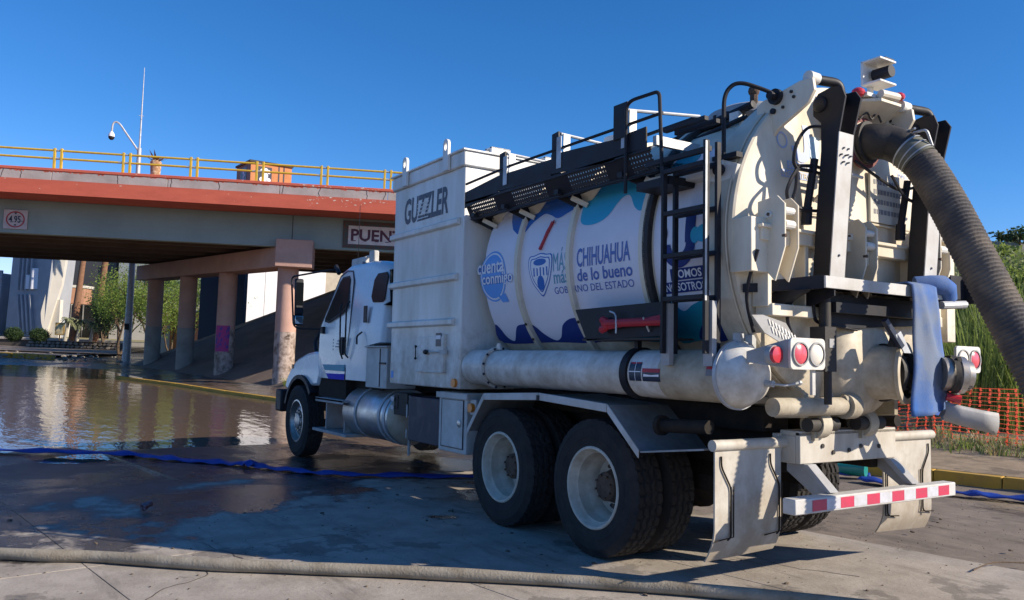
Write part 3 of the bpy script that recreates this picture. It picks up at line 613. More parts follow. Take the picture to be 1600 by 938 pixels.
# stickers and instruction plate on the door
def onD(y, z, dx=.0): 
    r = sqrt(y * y + (z - ZC) ** 2); pr_ = [(0, -1.51), (.3, -1.51), (.6, -1.50), (.9, -1.475), (1.08, -1.445), (1.2, -1.42)]
    for (r0, x0), (r1, x1) in zip(pr_, pr_[1:]):
        if r <= r1: return (x0 + (x1 - x0) * (r - r0) / (r1 - r0) - dx, y, z)
    return (-1.43 - dx, y, z)
def dmark(me, y0, z0, name, mt, dx=.004): return place_mark(me, lambda u, v: onD(y0 - u, z0 + v, dx), name, mt, door, .06)
dmark(poly_mesh([[(.06, .02), (.13, .02), (.13, -.16), (.06, -.16)], [(.13, -.15)] + [(.03 + .10 * cos(a), -.15 + .11 * sin(a)) for a in [-pi * k / 12 for k in range(1, 13)]] + [(-.01, -.15), (.0, -.18), (.03, -.195), (.055, -.18), (.06, -.15)]]), .58, 3.22, 'smile_emblem', paleblue)
dmark(poly_mesh([ell(.20, -.10, .055, .05, 16), ell(.20, -.18, .05, .05, 16)]), .62, 3.22, 'smile_emblem', palecyan, .005)
dmark(ring_mesh(.01, 0, .05, .06, .012), .74, 3.10, 'smile_emblem', paleblue)
dmark(poly_mesh([[(0, 0), (.22, 0), (.22, .055), (0, .055)], [(-.06, -.065), (.28, -.065), (.28, -.01), (-.06, -.01)]]), .70, 2.90, 'word_panel', paleblue)
dmark(fit(text_mesh('SOMOS', 1, .02), .20, .04), .69, 2.908, 'lettering', cream, .006); dmark(fit(text_mesh('NOSOTROS', 1, .02), .32, .04), .75, 2.843, 'lettering', cream, .006)
pl_ = MB().box(-1.532, -.62, 2.62, -1.512, -.18, 3.0).build('instruction_plate', mat('dull_plate', (0.58, .55, .47), .6), door)
q = MB(); random.seed(3)
for k in range(4):
    y = -.22
    while y > -.56:
        w = random.uniform(.02, .035); q.box(-1.5345, y - w, 2.91 - .075 * k, -1.5325, y, 2.945 - .075 * k); y -= w + .012
q.build('plate_print', greyink, pl_, kind='stuff')
dmark(fit(text_mesh('DEL', 1, .01), .13, .06), -.62, 2.99, 'lettering', paleblue); dmark(poly_mesh([ell(0, 0, .09, .10, 20)]), -.66, 3.22, 'smile_emblem', palecyan)
# door grab bar and hooks
q = MB(); q.cyl((-1.60, .34, 3.26), (-1.60, .34, 2.86), .018, 8); q.cyl((-1.50, .34, 2.92), (-1.62, .34, 2.92), .012, 8); q.cyl((-1.60, .38, 2.92), (-1.62, .05, 2.90), .012, 8); q.box(-1.58, .14, 2.95, -1.50, .16, 3.3); q.tube(rounded([(-1.52, .18, 3.28), (-1.60, .18, 3.30), (-1.60, .28, 3.27)], .03), .01, 6); q.build('door_stay', lgrey, door)
q = MB()
for y, z in ((.90, 2.05), (.72, 1.70), (-.55, 2.06)): q.cyl((-1.47, y, z), (-1.50, y, z), .018, 10)
each(q, 'door_boss', cream, door)
q = MB(); q.tube(rounded([(-1.50, .34, 2.68), (-1.56, .36, 2.74), (-1.56, .42, 2.76), (-1.50, .44, 2.70)], .03), .012, 6); q.build('door_eye', cream, door)
for pts in ([(-1.52, -.9, 2.60), (-1.53, -.2, 2.60), (-1.53, .9, 2.60)],): MB().tube(pts, .008, 6).build('weld_seam', cream, door)
# --- hinge ear plates and pins at the top
for y, y2, ye in ((.80, .70, .49), (-.34, -.36, -.60)):
    dy = 0 if y > 0 else -.02
    b = MB(); b.prism([(-1.30, y, 3.05), (-1.30, y, 3.36), (-1.36, y, 3.39), (-1.48, y, 3.41), (-1.667, y, 3.45), (-1.765, y, 3.445), (-1.778, y, 3.36), (-1.728, y, 3.284), (-1.615, y, 3.225), (-1.48, y, 3.16), (-1.40, y, 3.05)], (0, -.03, 0)); e = b.build('hinge_plate', cream, T, bevel=.004)
    if y > 0:
        q = MB(); q.cyl((-1.475, y, 3.385), (-1.475, y + .03, 3.385), .055, 18); q.cyl((-1.475, y + .03, 3.385), (-1.475, y + .08, 3.385), .028, 12); q.cyl((-1.45, y, 3.29), (-1.45, y + .02, 3.29), .02, 10); q.build('hinge_knob', black, e)
    q = MB()
    for dx, dz in ((-1.60, 3.39), (-1.62, 3.35), (-1.53, 3.30), (-1.38, 3.25), (-1.36, 3.12)): q.cyl((dx, y, dz), (dx, y + .012, dz), .011, 8)
    q.build('plate_bolt', blackd, e, kind='stuff')
    q = MB(); q.cyl((-1.70, y2 + .06, 3.475), (-1.70, y2 - .03, 3.475), .042, 16); q.build('hinge_pin', white, e)
    q = MB(); q.tube(rounded([(-1.69, y2 - .02, 3.475), (-1.75, ye, 3.47), (-1.755, ye - .01, 3.32)], .06), .034, 12); q.build('arm_link', black, T)
# gussets between hinge and door
q = MB()
for y in (.30, -.34): q.prism([(-1.42, y, 3.50), (-1.60, y, 3.44), (-1.56, y, 3.20), (-1.47, y, 3.16)], (0, .03, 0))
q.prism([(-1.50, .33, 3.45), (-1.60, .33, 3.42), (-1.60, .05, 3.42), (-1.50, .05, 3.45)], (0, 0, .03)); each(q, 'door_gusset', cream, door)
# --- hoist arms
for y0, y1 in ((.60, .445), (-.50, -.655)):
    b = MB(); b.prism([(-1.61, y0, 2.12), (-1.74, y0, 2.12), (-1.82, y0, 3.10), (-1.87, y0, 3.33), (-1.84, y0, 3.41), (-1.76, y0, 3.42), (-1.66, y0, 3.40), (-1.615, y0, 3.34), (-1.62, y0, 3.25), (-1.68, y0, 3.19), (-1.68, y0, 3.0), (-1.635, y0, 2.5)], (0, -.018, 0)); arm = b.build('hoist_arm', black, T, bevel=.003)
    q = MB(); q.add([(-1.745, y0, 2.12), (-1.745, y1, 2.12), (-1.825, y1, 3.10), (-1.825, y0, 3.10), (-1.735, y0, 2.12), (-1.735, y1, 2.12), (-1.815, y1, 3.10), (-1.815, y0, 3.10)], [(0, 1, 2, 3), (4, 7, 6, 5), (0, 4, 5, 1), (1, 5, 6, 2), (2, 6, 7, 3), (3, 7, 4, 0)]); q.build('arm_face', lgrey, arm)
    q = MB(); q.prism([(-1.62, y1, 2.12), (-1.74, y1, 2.12), (-1.82, y1, 3.10), (-1.88, y1 - .0, 3.34), (-1.84, y1, 3.40), (-1.76, y1, 3.40), (-1.69, y1, 3.3)], (0, -.016, 0)); q.build('arm_cheek', black, arm)
    q = MB(); q.sph((-1.68, y0 + .01, 3.32), .055, 16, (1, .45, 1)); q.build('pivot_cap', black, arm)
    q = MB()
    for k in range(6): a = k * pi / 3; q.cyl((-1.828 + .0, (y0 + y1) / 2 + .05 * cos(a), 2.95 + .055 * sin(a)), (-1.80, (y0 + y1) / 2 + .05 * cos(a), 2.95 + .055 * sin(a)), .007, 6)
    q.cyl((-1.84, (y0 + y1) / 2, 2.95), (-1.80, (y0 + y1) / 2, 2.95), .007, 6); q.cyl((-1.765, (y0 + y1) / 2, 2.28), (-1.74, (y0 + y1) / 2, 2.28), .009, 6); q.build('arm_bolt', ink, arm, kind='stuff')
    q = MB(); q.cyl((-1.585, y0 + .03, 2.58), (-1.63, y0 + .0, 2.95), .026, 10); q.cyl((-1.583, y0 + .03, 2.50), (-1.59, y0 + .03, 2.62), .036, 10); q.build('gas_strut', black, arm)
# --- rear platform
b = MB(); b.prism([(-1.80, -.94, 2.085), (-1.50, -.94, 2.085), (-1.48, 1.0, 2.085), (-1.80, .73, 2.085)], (0, 0, .015)); pf = b.build('rear_platform', blackd, T)
q = MB(); q.box(-1.815, -.75, 2.045, -1.80, .74, 2.125); q.build('platform_edge', lgrey, pf, bevel=.003)
q = MB(); q.prism([(-1.80, .74, 2.04), (-1.50, .98, 2.02), (-1.50, .98, 2.09), (-1.80, .74, 2.13)], (.012, .012, 0)); q.prism([(-1.52, .97, 2.02), (-1.46, 1.10, 2.01), (-1.46, 1.10, 2.07), (-1.52, .97, 2.08)], (.012, .012, 0)); q.box(-1.88, -.95, 2.03, -1.62, -.935, 2.30 - .05); q.box(-1.81, -.95, 2.06, -1.80, -.75, 2.24)
each(q, 'platform_side', black, pf, bevel=.003)
q = MB()
for k in range(22): y = .68 - k * .068; q.beam((-1.52, y, 2.08), (-1.80, y - .03, 2.08), .012, .02)
each(q, 'grating_bar', black, pf)
q = MB(); q.prism([(-1.50, .62, 2.05), (-1.50, .62, 1.94), (-1.62, .62, 1.94), (-1.80, .62, 2.0), (-1.80, .62, 2.05)], (0, .012, 0)); q.prism([(-1.50, .80, 2.03), (-1.35, .80, 1.93), (-1.55, .80, 1.93), (-1.75, .80, 2.03)], (0, .06, 0)); q.box(-1.72, -.6, 1.90, -1.55, .5, 1.97)
q.prism([(-1.60, .5, 2.04), (-1.60, -.7, 2.04), (-1.60, -.7, 1.86), (-1.60, .3, 1.80), (-1.60, .5, 1.85)], (-.02, 0, 0)); each(q, 'platform_bracket', black, pf)
# --- tail lights
for s in (1, -1):
    b = MB(); yo, yi = s * 1.11, s * .77; L = []
    for (cy, cz, a0) in ((yo - s * .03, 1.68, 0), (yi + s * .03, 1.68, 1), (yi + s * .03, 1.54, 2), (yo - s * .03, 1.54, 3)):
        for k in range(4):
            a = (a0 + k / 3) * pi / 2; L.append((-1.83, cy + s * .03 * cos(a), cz + .03 * sin(a)))
    b.prism(L, (.02, 0, 0)); lp = b.build('light_panel', white, T, bevel=.003)
    MB().prism([(-1.81, yo, 1.70), (-1.55, yo + s * .08, 1.62), (-1.55, yo + s * .08, 1.55), (-1.81, yo, 1.52)], (0, -s * .02, 0)).build('panel_side', grey, lp)
    for i, yc in enumerate((1.02, .86)):
        ms = red if False else (pink if (i == 0) else clear)
        yy = s * yc
        q = MB(); q.lathe([(-1.842, .066), (-1.842, .076), (-1.828, .076), (-1.828, .066)], (0, yy, 1.61), (1, 0, 0), 24, cap=False); q.build('light_bezel', grey, lp)
        q = MB(); q.lathe([(-1.832, .066), (-1.842, .05), (-1.846, .0)], (0, yy, 1.61), (1, 0, 0), 24); q.build('tail_light', ms, lp)
    q = MB(); q.lathe([(0, .055), (-.02, .05), (-.03, .0)], (-1.76, s * 1.165, 1.60), (1, 0, 0), 20); q.build('marker_light', red, lp)
    q = MB(); q.cyl((-1.72, s * 1.165, 1.60), (-1.76, s * 1.165, 1.60), .06, 18); q.build('marker_housing', grey, lp)
    MB().box(-1.80, s * .83, 1.35, -1.78, s * .86, 1.52).build('panel_bracket', lgrey, lp)
# --- horizontal tube along the side
TY, TZ, TR = 1.085, 1.455, .175
b = MB(); b.lathe([(2.04, TR), (1.62, TR)], (0, TY, TZ), (1, 0, 0), 40); b.lathe([(1.62, TR - .004), (-1.40, TR - .004)], (0, TY, TZ), (1, 0, 0), 40)
tb = b.build('exhaust_silencer_tube', white, T, smooth=40)
q = MB(); q.lathe([(1.64, TR), (1.64, TR + .028), (1.60, TR + .028), (1.60, TR)], (0, TY, TZ), (1, 0, 0), 40, cap=False); q.prism([(1.61, TY + .02, TZ + TR), (1.53, TY + .02, TZ + TR), (1.55, TY + .02, TZ + TR + .06), (1.59, TY + .02, TZ + TR + .06)], (0, .02, 0)); fl = q.build('tube_flange', white, tb)
q = MB()
for k in range(12): a = 2 * pi * k / 12 + .2; q.cyl((1.645, TY + (TR + .015) * cos(a), TZ + (TR + .015) * sin(a)), (1.59, TY + (TR + .015) * cos(a), TZ + (TR + .015) * sin(a)), .012, 6)
q.build('flange_bolt', ink, fl, kind='stuff')
q = MB(); q.lathe([(-.40, TR - .01), (-.40, TR + .02), (-.47, TR + .02), (-.47, TR - .01)], (0, TY, TZ), (1, 0, 0), 40, cap=False); q.box(-.46, TY + .02, TZ + TR + .01, -.42, TY + .06, TZ + TR + .07); q.build('tube_clamp', black, tb)
q = MB(); q.lathe([(-.48, TR + .003), (-.80, TR + .003)], (0, TY, TZ), (1, 0, 0), 40, cap=False); q.build('clean_band', white, tb)
q = MB(); q.lathe([(-.80, TR + .0035), (-1.38, TR + .003)], (0, TY, TZ), (1, 0, 0), 40, cap=False); q.build('muddy_section', creamdirty, tb, smooth=40)
def onP(x, ph, dr=.004): a = radians(ph); return (x, TY + (TR + dr) * cos(a), TZ + (TR + dr) * sin(a))
def pmark(L, mt_, name, dr): return place_mark(poly_mesh(L), lambda x, p: onP(x, p, dr), name, mt_, tb, 6)
pmark([[(-.50, -18), (-.63, -18), (-.63, 27), (-.50, 27)], [(-.645, -18), (-.83, -18), (-.83, 12), (-.645, 12)]], ink, 'warning_sticker', .006)
pmark([[(-.645, 3), (-.83, 3), (-.83, 12), (-.645, 12)], [(-.51, 23), (-.62, 23), (-.62, 27), (-.51, 27)]], redp, 'warning_sticker', .007); pmark([[(-.66, -7), (-.82, -6), (-.82, -1), (-.74, -3), (-.66, -1)], [(-.565, -18), (-.57, -18), (-.57, 27), (-.565, 27)], [(-.50, 3), (-.63, 3), (-.63, 5), (-.50, 5)]], vwhite, 'warning_sticker', .008)
pmark([[(-1.27, 0), (-1.33, 0), (-1.33, 20), (-1.27, 20)]], greyink, 'warning_sticker', .007); pmark([[(-1.27, 14), (-1.33, 14), (-1.33, 20), (-1.27, 20)]], redp, 'warning_sticker', .008)
q = MB(); q.lathe([(-1.36, .10), (-1.36, .215), (-1.39, .22), (-1.42, .218), (-1.45, .205), (-1.52, .17), (-1.57, .10), (-1.585, 0)], (0, TY, TZ + .01), (1, 0, 0), 40); dm = q.build('end_cap', alu if False else white, tb, smooth=50)
q = MB(); q.lathe([(-1.375, .214), (-1.375, .232), (-1.40, .232), (-1.40, .214)], (0, TY, TZ + .01), (1, 0, 0), 40, cap=False); q.box(-1.42, TY - .02, TZ + .22, -1.36, TY + .02, TZ + .29); q.box(-1.42, TY - .14, TZ + .19, -1.36, TY - .10, TZ + .28); q.build('cap_clamp', galv, dm)
q = MB(); q.cyl((-1.57, TY - .05, TZ - .04), (-1.63, TY - .06, TZ - .04), .022, 10); q.tube(rounded([(-1.62, TY - .06, TZ - .04), (-1.68, TY - .12, TZ - .05), (-1.70, TY - .22, TZ - .03)], .04), .008, 6); q.sph((-1.70, TY - .23, TZ - .03), .018, 8); q.build('cap_handle', galv, dm)
q = MB(); q.prism([(-1.60, 1.195, 1.854), (-1.60, 1.09, 1.859), (-1.60, .866, 1.815), (-1.60, .736, 1.671), (-1.60, .82, 1.647), (-1.60, 1.073, 1.744)], (.01, 0, 0)); ss = q.build('serrated_step', grey, T)
q = MB()
for k in range(9):
    y = 1.04 - k * .032; q.beam((-1.603, y, 1.835 - k * .012), (-1.603, y - .018, 1.795 - k * .012), .006, .011); q.beam((-1.603, y - .03, 1.785 - k * .012), (-1.603, y - .048, 1.745 - k * .012), .006, .011)
q.build('step_teeth', white, ss, kind='stuff')
# --- ladder
for off, y, nm in ((0, 1.33, 'ladder'), (.0, 1.22, 'ladder')):
    b = MB()
    for x in (-.93 + off, -1.33 + off): b.box(x - .012, y - .02, 1.60, x + .012, y + .02, 3.03 if (x < -1.1 and off == 0) else 2.92)
    ld = empty(nm); ld.parent = T; each(b, 'stringer', black if off == 0 else blackd, ld, bevel=.003)
    for k in range(5): z = 1.98 + .30 * k; MB().box(-1.33 + off, y - .02, z - .018, -.93 + off, y + .02, z + .014).build('rung', black, ld, bevel=.003)
MB().box(-1.345, 1.335, 1.95, -1.343, 1.352, 3.02).build('ladder_trim', galv, ld)
for x in (-.93, -1.33):
    MB().box(x - .03, 1.26, 1.52, x + .05, 1.30, 1.95).build('ladder_foot', grey, ld)
q = MB(); q.box(-1.34, 1.29, 2.955, -.72, 1.325, 2.99); q.box(-.95, 1.05, 2.80, -.60, 1.3, 2.86); each(q, 'ladder_top_bar', black, ld); 
MB().box(-1.30, 1.02, 2.84, -.55, 1.14, 2.93).build('light_channel', white, T, bevel=.004)
# --- catwalk along the tank shoulder
wk = MB()
for (x0, z0, x1, z1, h) in ((1.99, 3.21, 1.36, 3.27, .16), (1.36, 3.27, .50, 3.26, .15), (.50, 3.30, -.34, 3.25, .17), (-.34, 3.26, -.70, 3.27, .16)):
    wk.prism([(x0, 1.30, z0), (x1, 1.30, z1), (x1, 1.30, z1 - h), (x0, 1.30, z0 - h)], (0, -.012, 0))
cw = wk.build('catwalk', black, T)
q = MB(); q.box(1.99, 1.285, 3.085, -.75, 1.30, 3.115); q.box(1.99, 1.19, 2.935, -.75, 1.23, 2.955); q.prism([(1.99, 1.20, 3.04), (1.99, 1.17, 2.91), (1.99, .95, 2.98), (1.99, .95, 3.04)], (-.05, 0, 0)); q.box(1.99, .80, 2.96, -.75, .82, 3.12); q.build('catwalk_rail_channel', black, cw, bevel=.004)
DM = bpy.data.materials.new('perforated_steel'); DM.use_nodes = True; n = DM.node_tree.nodes; l = DM.node_tree.links; bb_ = n['Principled BSDF']; bb_.inputs['Base Color'].default_value = (.03, .03, .035, 1); bb_.inputs['Roughness'].default_value = .5
tc = n.new('ShaderNodeTexCoord'); mp = n.new('ShaderNodeMapping'); mp.inputs['Scale'].default_value = (26, 20, 1); l.new(tc.outputs['Object'], mp.inputs[0]); vo = n.new('ShaderNodeTexVoronoi'); vo.inputs['Randomness'].default_value = 0; vo.inputs['Scale'].default_value = 1; vo.voronoi_dimensions = '2D'; l.new(mp.outputs[0], vo.inputs['Vector'])
lt_ = n.new('ShaderNodeMath'); lt_.operation = 'GREATER_THAN'; lt_.inputs[1].default_value = .27; l.new(vo.outputs['Distance'], lt_.inputs[0]); l.new(lt_.outputs[0], bb_.inputs['Alpha'])
q = MB(); q.add([(1.97, .82, 3.05), (1.97, 1.25, 3.0), (-.75, 1.25, 3.0), (-.75, .82, 3.05)], [(0, 1, 2, 3)]); q.build('perforated_deck', DM, cw, recalc=False)
D2 = DM.copy(); D2.name = 'perforated_face'; mp2 = D2.node_tree.nodes['Mapping']; mp2.inputs['Rotation'].default_value = (pi / 2, 0, 0); mp2.inputs['Scale'].default_value = (30, 30, 30)
for n_ in D2.node_tree.nodes:
    if n_.type == 'MATH': n_.inputs[1].default_value = .20
for x0, x1 in ((1.90, 1.45), (1.14, .62), (.28, -.20), (-.5, -.74)):
    q = MB(); q.add([(x0, 1.291, 3.085), (x1, 1.291, 3.085), (x1, 1.222, 2.95), (x0, 1.222, 2.95)], [(0, 1, 2, 3)]); q.build('perforated_face', D2, cw, recalc=False)
for x0, x1 in ((1.99, 1.90), (1.45, 1.14), (.62, .28), (-.20, -.5)):
    q = MB(); q.add([(x0, 1.291, 3.085), (x1, 1.291, 3.085), (x1, 1.222, 2.95), (x0, 1.222, 2.95)], [(0, 1, 2, 3)]); q.build('face_plate', black, cw, recalc=False)
q = MB()
for x in (1.86, 1.30, .45, -.38): q.box(x - .03, .82, 2.95, x + .03, 1.28, 2.99)
each(q, 'deck_joist', black, cw)
q = MB(); q.box(-.72, .70, 3.13, -.76, 1.25, 3.20); q.build('catwalk_end', galv, cw)
for x in (1.30, .45, -.39):
    q = MB(); q.prism([(x + .06, 1.285, 3.10), (x - .05, 1.285, 3.10), (x - .03, 1.285, 3.49), (x + .065, 1.285, 3.48)], (0, -.02, 0)); p_ = q.build('stanchion', black, cw)
    q = MB(); q.box(x - .10, 1.302, 3.16, x - .035, 1.306, 3.43); q.box(x - .115, 1.22, 3.16, x - .10, 1.29, 3.45); q.build('stanchion_plate', galv, p_)
    q = MB(); q.tube([(x - .03, 1.26, 3.47), (x - .03, .467, 3.565 if x < 0 else 3.45)], .014, 8); q.build('cross_bar', galv, p_)
q = MB(); q.box(-.34, 1.305, 3.24, -.50, 1.312, 3.51); q.build('end_stanchion_plate', black, cw)
q = MB(); q.tube([(.25, .467, 3.55), (-.40, .467, 3.565)], .016, 8); q.tube([(2.0, 1.28, 3.30), (1.21, 1.28, 3.335), (-.85, 1.28, 3.34)], .013, 8); each(q, 'handrail', black, cw)
q = MB(); q.tube(rounded([(-.50, 1.32, 2.80), (-.50, 1.32, 3.47), (-.56, 1.32, 3.50), (-.86, 1.32, 3.49), (-.90, 1.32, 2.80)], .05), .014, 8); q.build('grab_loop', black, cw)
for x, dx in ((1.23, .0), (.43, .0), (1.9, .0), (-.5, 0)):
    q = MB(); q.beam((x + .18, 1.18, 2.99), (x - .02, 1.02, 2.86), .05, .05); q.prism([(x - .04, 1.14, 3.0), (x - .04, .86, 3.03), (x - .04, .98, 2.85), (x - .04, 1.06, 2.85)], (.012, 0, 0)); q.build('catwalk_bracket', black if dx == 0 else galv, cw)
    q = MB(); q.beam((x - .02, 1.14, 2.93), (x - .12, 1.04, 2.86), .05, .04); q.prism([(x + .02, 1.06, 2.96), (x - .28, 1.02, 3.0), (x - .02, .99, 2.84)], (0, .01, 0)); q.build('bracket_plate', cream, cw)
# --- tall curved rail from ladder head to the ear plate
q = MB(); q.tube(rounded([(-1.27, 1.10, 2.84), (-1.27, 1.10, 3.41), (-1.34, 1.04, 3.49), (-1.475, .86, 3.41), (-1.475, .84, 3.39)], .10, 8), .015, 8); q.build('curved_grab_rail', black, T)
q = MB(); q.box(-1.20, 1.08, 2.93, -1.42, 1.14, 2.965); q.cyl((-1.28, 1.14, 2.86), (-1.28, 1.18, 2.86), .04, 14); q.build('rail_socket', black, T)
q = MB(); q.prism([(-1.14, 1.10, 2.99), (-1.22, 1.10, 2.96), (-1.42, 1.10, 2.88), (-1.38, 1.10, 2.76), (-1.17, 1.10, 2.80)], (0, .03, 0)); q.cyl((-1.21, 1.13, 2.90), (-1.21, 1.16, 2.90), .03, 12); q.build('rail_bracket', white, T)
# --- things on the crown of the tank
q = MB(); q.lathe([(-.0, .34), (.04, .36), (.10, .34), (.14, .26), (.15, 0)], (-.78, .25, 3.42), (0, 0, 1), 36); hatch_ = q.build('top_manway', grey, T)
q = MB()
for k in range(18): a = 2 * pi * k / 18; q.cyl((-.78 + .35 * cos(a), .25 + .35 * sin(a), 3.42), (-.78 + .35 * cos(a), .25 + .35 * sin(a), 3.475), .02, 6)
q.build('manway_bolt', black, hatch_, kind='stuff')
q = MB(); q.sph((-1.0, .48, 3.62), .045, 12); q.cyl((-1.0, .48, 3.50), (-1.0, .48, 3.6), .03, 8); q.build('relief_valve', rust, hatch_)
q = MB(); q.tube([(.25, .62, 3.23), (-.2, .60, 3.36), (-1.10, .60, 3.47)], .03, 8); q.tube([(.25, .66, 3.20), (-1.10, .68, 3.36)], .02, 6); each(q, 'top_conduit', black, T)
q = MB(); q.prism([(.55, .62, 3.24), (-.16, .56, 3.42), (-.16, .2, 3.48), (.4, .2, 3.46)], (0, 0, -.02)); q.box(-.9, .60, 3.36, -.99, .64, 3.44); each(q, 'top_plate', white, T)
q = MB(); q.lathe([(0, .12), (.25, .12), (.27, .2), (.32, .2), (.34, 0)], (1.2, -.1, 3.5), (0, 0, 1), 24); q.build('overflow_dome', white, T)
# --- camera and beacons at the top rear
q = MB(); q.box(-1.66, -.28, 3.50, -1.50, .04, 3.53); q.box(-1.58, -.16, 3.53, -1.55, -.12, 3.62); q.box(-1.70, -.26, 3.62, -1.54, -.06, 3.635); q.box(-1.70, -.26, 3.79, -1.54, -.06, 3.805); q.box(-1.56, -.26, 3.63, -1.54, -.06, 3.80); bk = q.build('camera_mount', white, T, bevel=.003)
q = MB(); q.cyl((-1.72, -.17, 3.71), (-1.58, -.17, 3.71), .045, 14); q.box(-1.66, -.24, 3.69, -1.62, -.22, 3.74); q.box(-1.69, -.25, 3.805, -1.60, -.14, 3.82); each(q, 'camera_body', black, bk)
q = MB(); q.sph((-1.60, .06, 3.53), .05, 12, (1, 1, .8)); q.sph((-1.72, -.26, 3.53), .042, 12, (1, 1, .8)); each(q, 'beacon', red, bk)
q = MB(); q.cyl((-1.70, -.06, 3.52), (-1.72, -.24, 3.52), .032, 10); q.prism([(-1.50, .1, 3.50), (-1.72, -.04, 3.48), (-1.72, -.30, 3.48), (-1.5, -.36, 3.36), (-1.46, -.1, 3.36)], (0, 0, -.02)); q.build('beacon_bracket', cream, bk)
# --- inlet flange, wires on the door
q = MB(); q.lathe([(-1.46, .145), (-1.53, .145), (-1.535, .18), (-1.56, .18), (-1.565, .13)], (0, -.07, 3.185), (1, 0, 0), 40, cap=False); fi = q.build('inlet_pipe', cream, T)
q = MB(); q.lathe([(-1.54, .188), (-1.54, .16), (-1.568, .16), (-1.568, .188), (-1.54, .188)], (0, -.07, 3.185), (1, 0, 0), 40, cap=False); q.build('inlet_gasket', mat('dull_red_gasket', (.20, .05, .045), .7), fi)
q = MB()
for pts in ([(-1.62, .45, 3.20), (-1.63, .66, 3.16), (-1.64, .79, 3.04), (-1.63, .82, 2.91), (-1.62, .77, 2.86)], [(-1.62, .77, 2.86), (-1.64, .86, 2.77), (-1.63, .89, 2.68), (-1.62, .83, 2.61), (-1.62, .66, 2.59), (-1.62, .45, 2.61)], [(-1.62, .78, 2.87), (-1.63, .80, 2.72), (-1.62, .88, 2.53), (-1.60, .90, 2.40)], [(-1.62, .77, 2.88), (-1.63, .58, 2.90), (-1.62, .38, 2.88)], [(-1.62, .77, 2.86), (-1.63, .58, 2.86), (-1.62, .38, 2.83)], [(-1.60, .10, 3.02), (-1.62, -.17, 2.92), (-1.63, -.37, 2.87), (-1.62, -.55, 2.90), (-1.60, -.72, 2.95)], [(-1.6, 1.14, 2.28), (-1.50, 1.13, 2.0), (-1.48, 1.04, 1.75)], [(-1.66, -.25, 2.95), (-1.66, -.45, 2.80), (-1.68, -.75, 2.80), (-1.7, -.9, 2.85)], [(-1.62, .60, 2.02), (-1.60, .56, 1.85), (-1.62, .40, 1.82), (-1.60, .10, 1.80)], [(-1.60, .72, 2.1), (-1.56, .80, 1.85), (-1.60, .70, 1.62)]):
    q.tube(smoothpath(pts, 6), .012, 6)
each(q, 'electric_cable', black, T)
# --- lower rear: hinge blocks, tow arms, drain pipe and valve
q = MB(); q.prism([(-.25, .50, 1.36), (-1.42, .50, 1.40), (-1.50, .50, 1.34), (-1.50, .50, 1.18), (-1.25, .50, 1.16), (-1.1, .50, 1.24), (-.25, .50, 1.24)], (0, .05, 0)); q.prism([(-.25, -.55, 1.36), (-1.42, -.55, 1.40), (-1.50, -.55, 1.34), (-1.50, -.55, 1.18), (-1.25, -.55, 1.16), (-1.1, -.55, 1.24), (-.25, -.55, 1.24)], (0, .05, 0)); q.box(-1.05, -.5, 1.24, -.9, .5, 1.38)
q.box(-1.2, .55, 1.26, -.2, .9, 1.31); q.build('tank_subframe', creamdirty, T, bevel=.006)
q = MB(); q.cyl((-1.56, .95, 1.26), (-1.56, .22, 1.26), .062, 20); q.cyl((-1.56, .20, 1.26), (-1.56, .10, 1.26), .09, 20); q.cyl((-1.57, .22, 1.30), (-1.58, .18, 1.30), .04, 12); q.build('pivot_shaft', creamdirty, T)
for y in (.42, -.12):
    q = MB(); q.lathe([(0, .10), (.10, .10)], (-1.46, y, 1.13), (0, -1, 0), 24); q.box(-1.50, y - .02, 1.02, -1.40, y + .02, 1.14); q.box(-1.47, y - .14, 1.05, -1.38, y - .1, 1.24); hb = q.build('hinge_block', creamdirty, T)
    q = MB(); q.cyl((-1.50, y + .10, 1.13), (-1.50, y - .2, 1.13), .05, 14); q.build('hinge_bush', blackd, hb)
q = MB(); q.box(-1.72, .50, 1.50, -1.60, .62, 1.80); q.cyl((-1.68, .54, 1.50), (-1.68, .54, 1.28), .026, 10); q.cyl((-1.66, .54, 1.76), (-1.66, .54, 2.05), .04, 12); q.build('rear_jack', blackd, T)
q = MB(); q.box(-1.725, .53, 1.66, -1.72, .58, 1.72); q.build('jack_label', grey, T)
q = MB(); q.lathe([(-1.30, .40), (-1.48, .40), (-1.56, .34), (-1.60, .26)], (0, -.08, 1.56), (1, 0, 0), 40); q.box(-1.5, -.75, 1.32, -1.42, .30, 1.92); q.build('drain_sump', cream, T, smooth=40)
q = MB(); q.lathe([(0, .20), (-.22, .19), (-.225, .22), (-.25, .22), (-.255, .18)], (-1.54, -.14, 1.50), (1, .30, 0), 36, cap=False); q.build('drain_pipe', cream, T, smooth=40)
vcx = -.40
q = MB(); q.lathe([(.02, .14), (.0, .21), (-.04, .21), (-.07, .15), (-.10, .13), (-.13, .18), (-.17, .18), (-.175, .12), (-.175, 0)], (-1.62, -.16, 1.50), (.22, 1, 0), 30); vl = q.build('knife_valve', elbowm, T)
q = MB()
for k in range(10): a = 2 * pi * k / 10; q.cyl((-1.62 + .18 * cos(a), -.13, 1.50 + .18 * sin(a)), (-1.63 + .18 * cos(a), -.22, 1.50 + .18 * sin(a)), .014, 6)
q.prism([(-1.80, .05, 1.68), (-1.80, -.10, 1.68), (-1.80, -.05, 1.80), (-1.80, .0, 1.80)], (-.03, 0, 0)); q.build('valve_bolt', blackd, vl, kind='stuff')
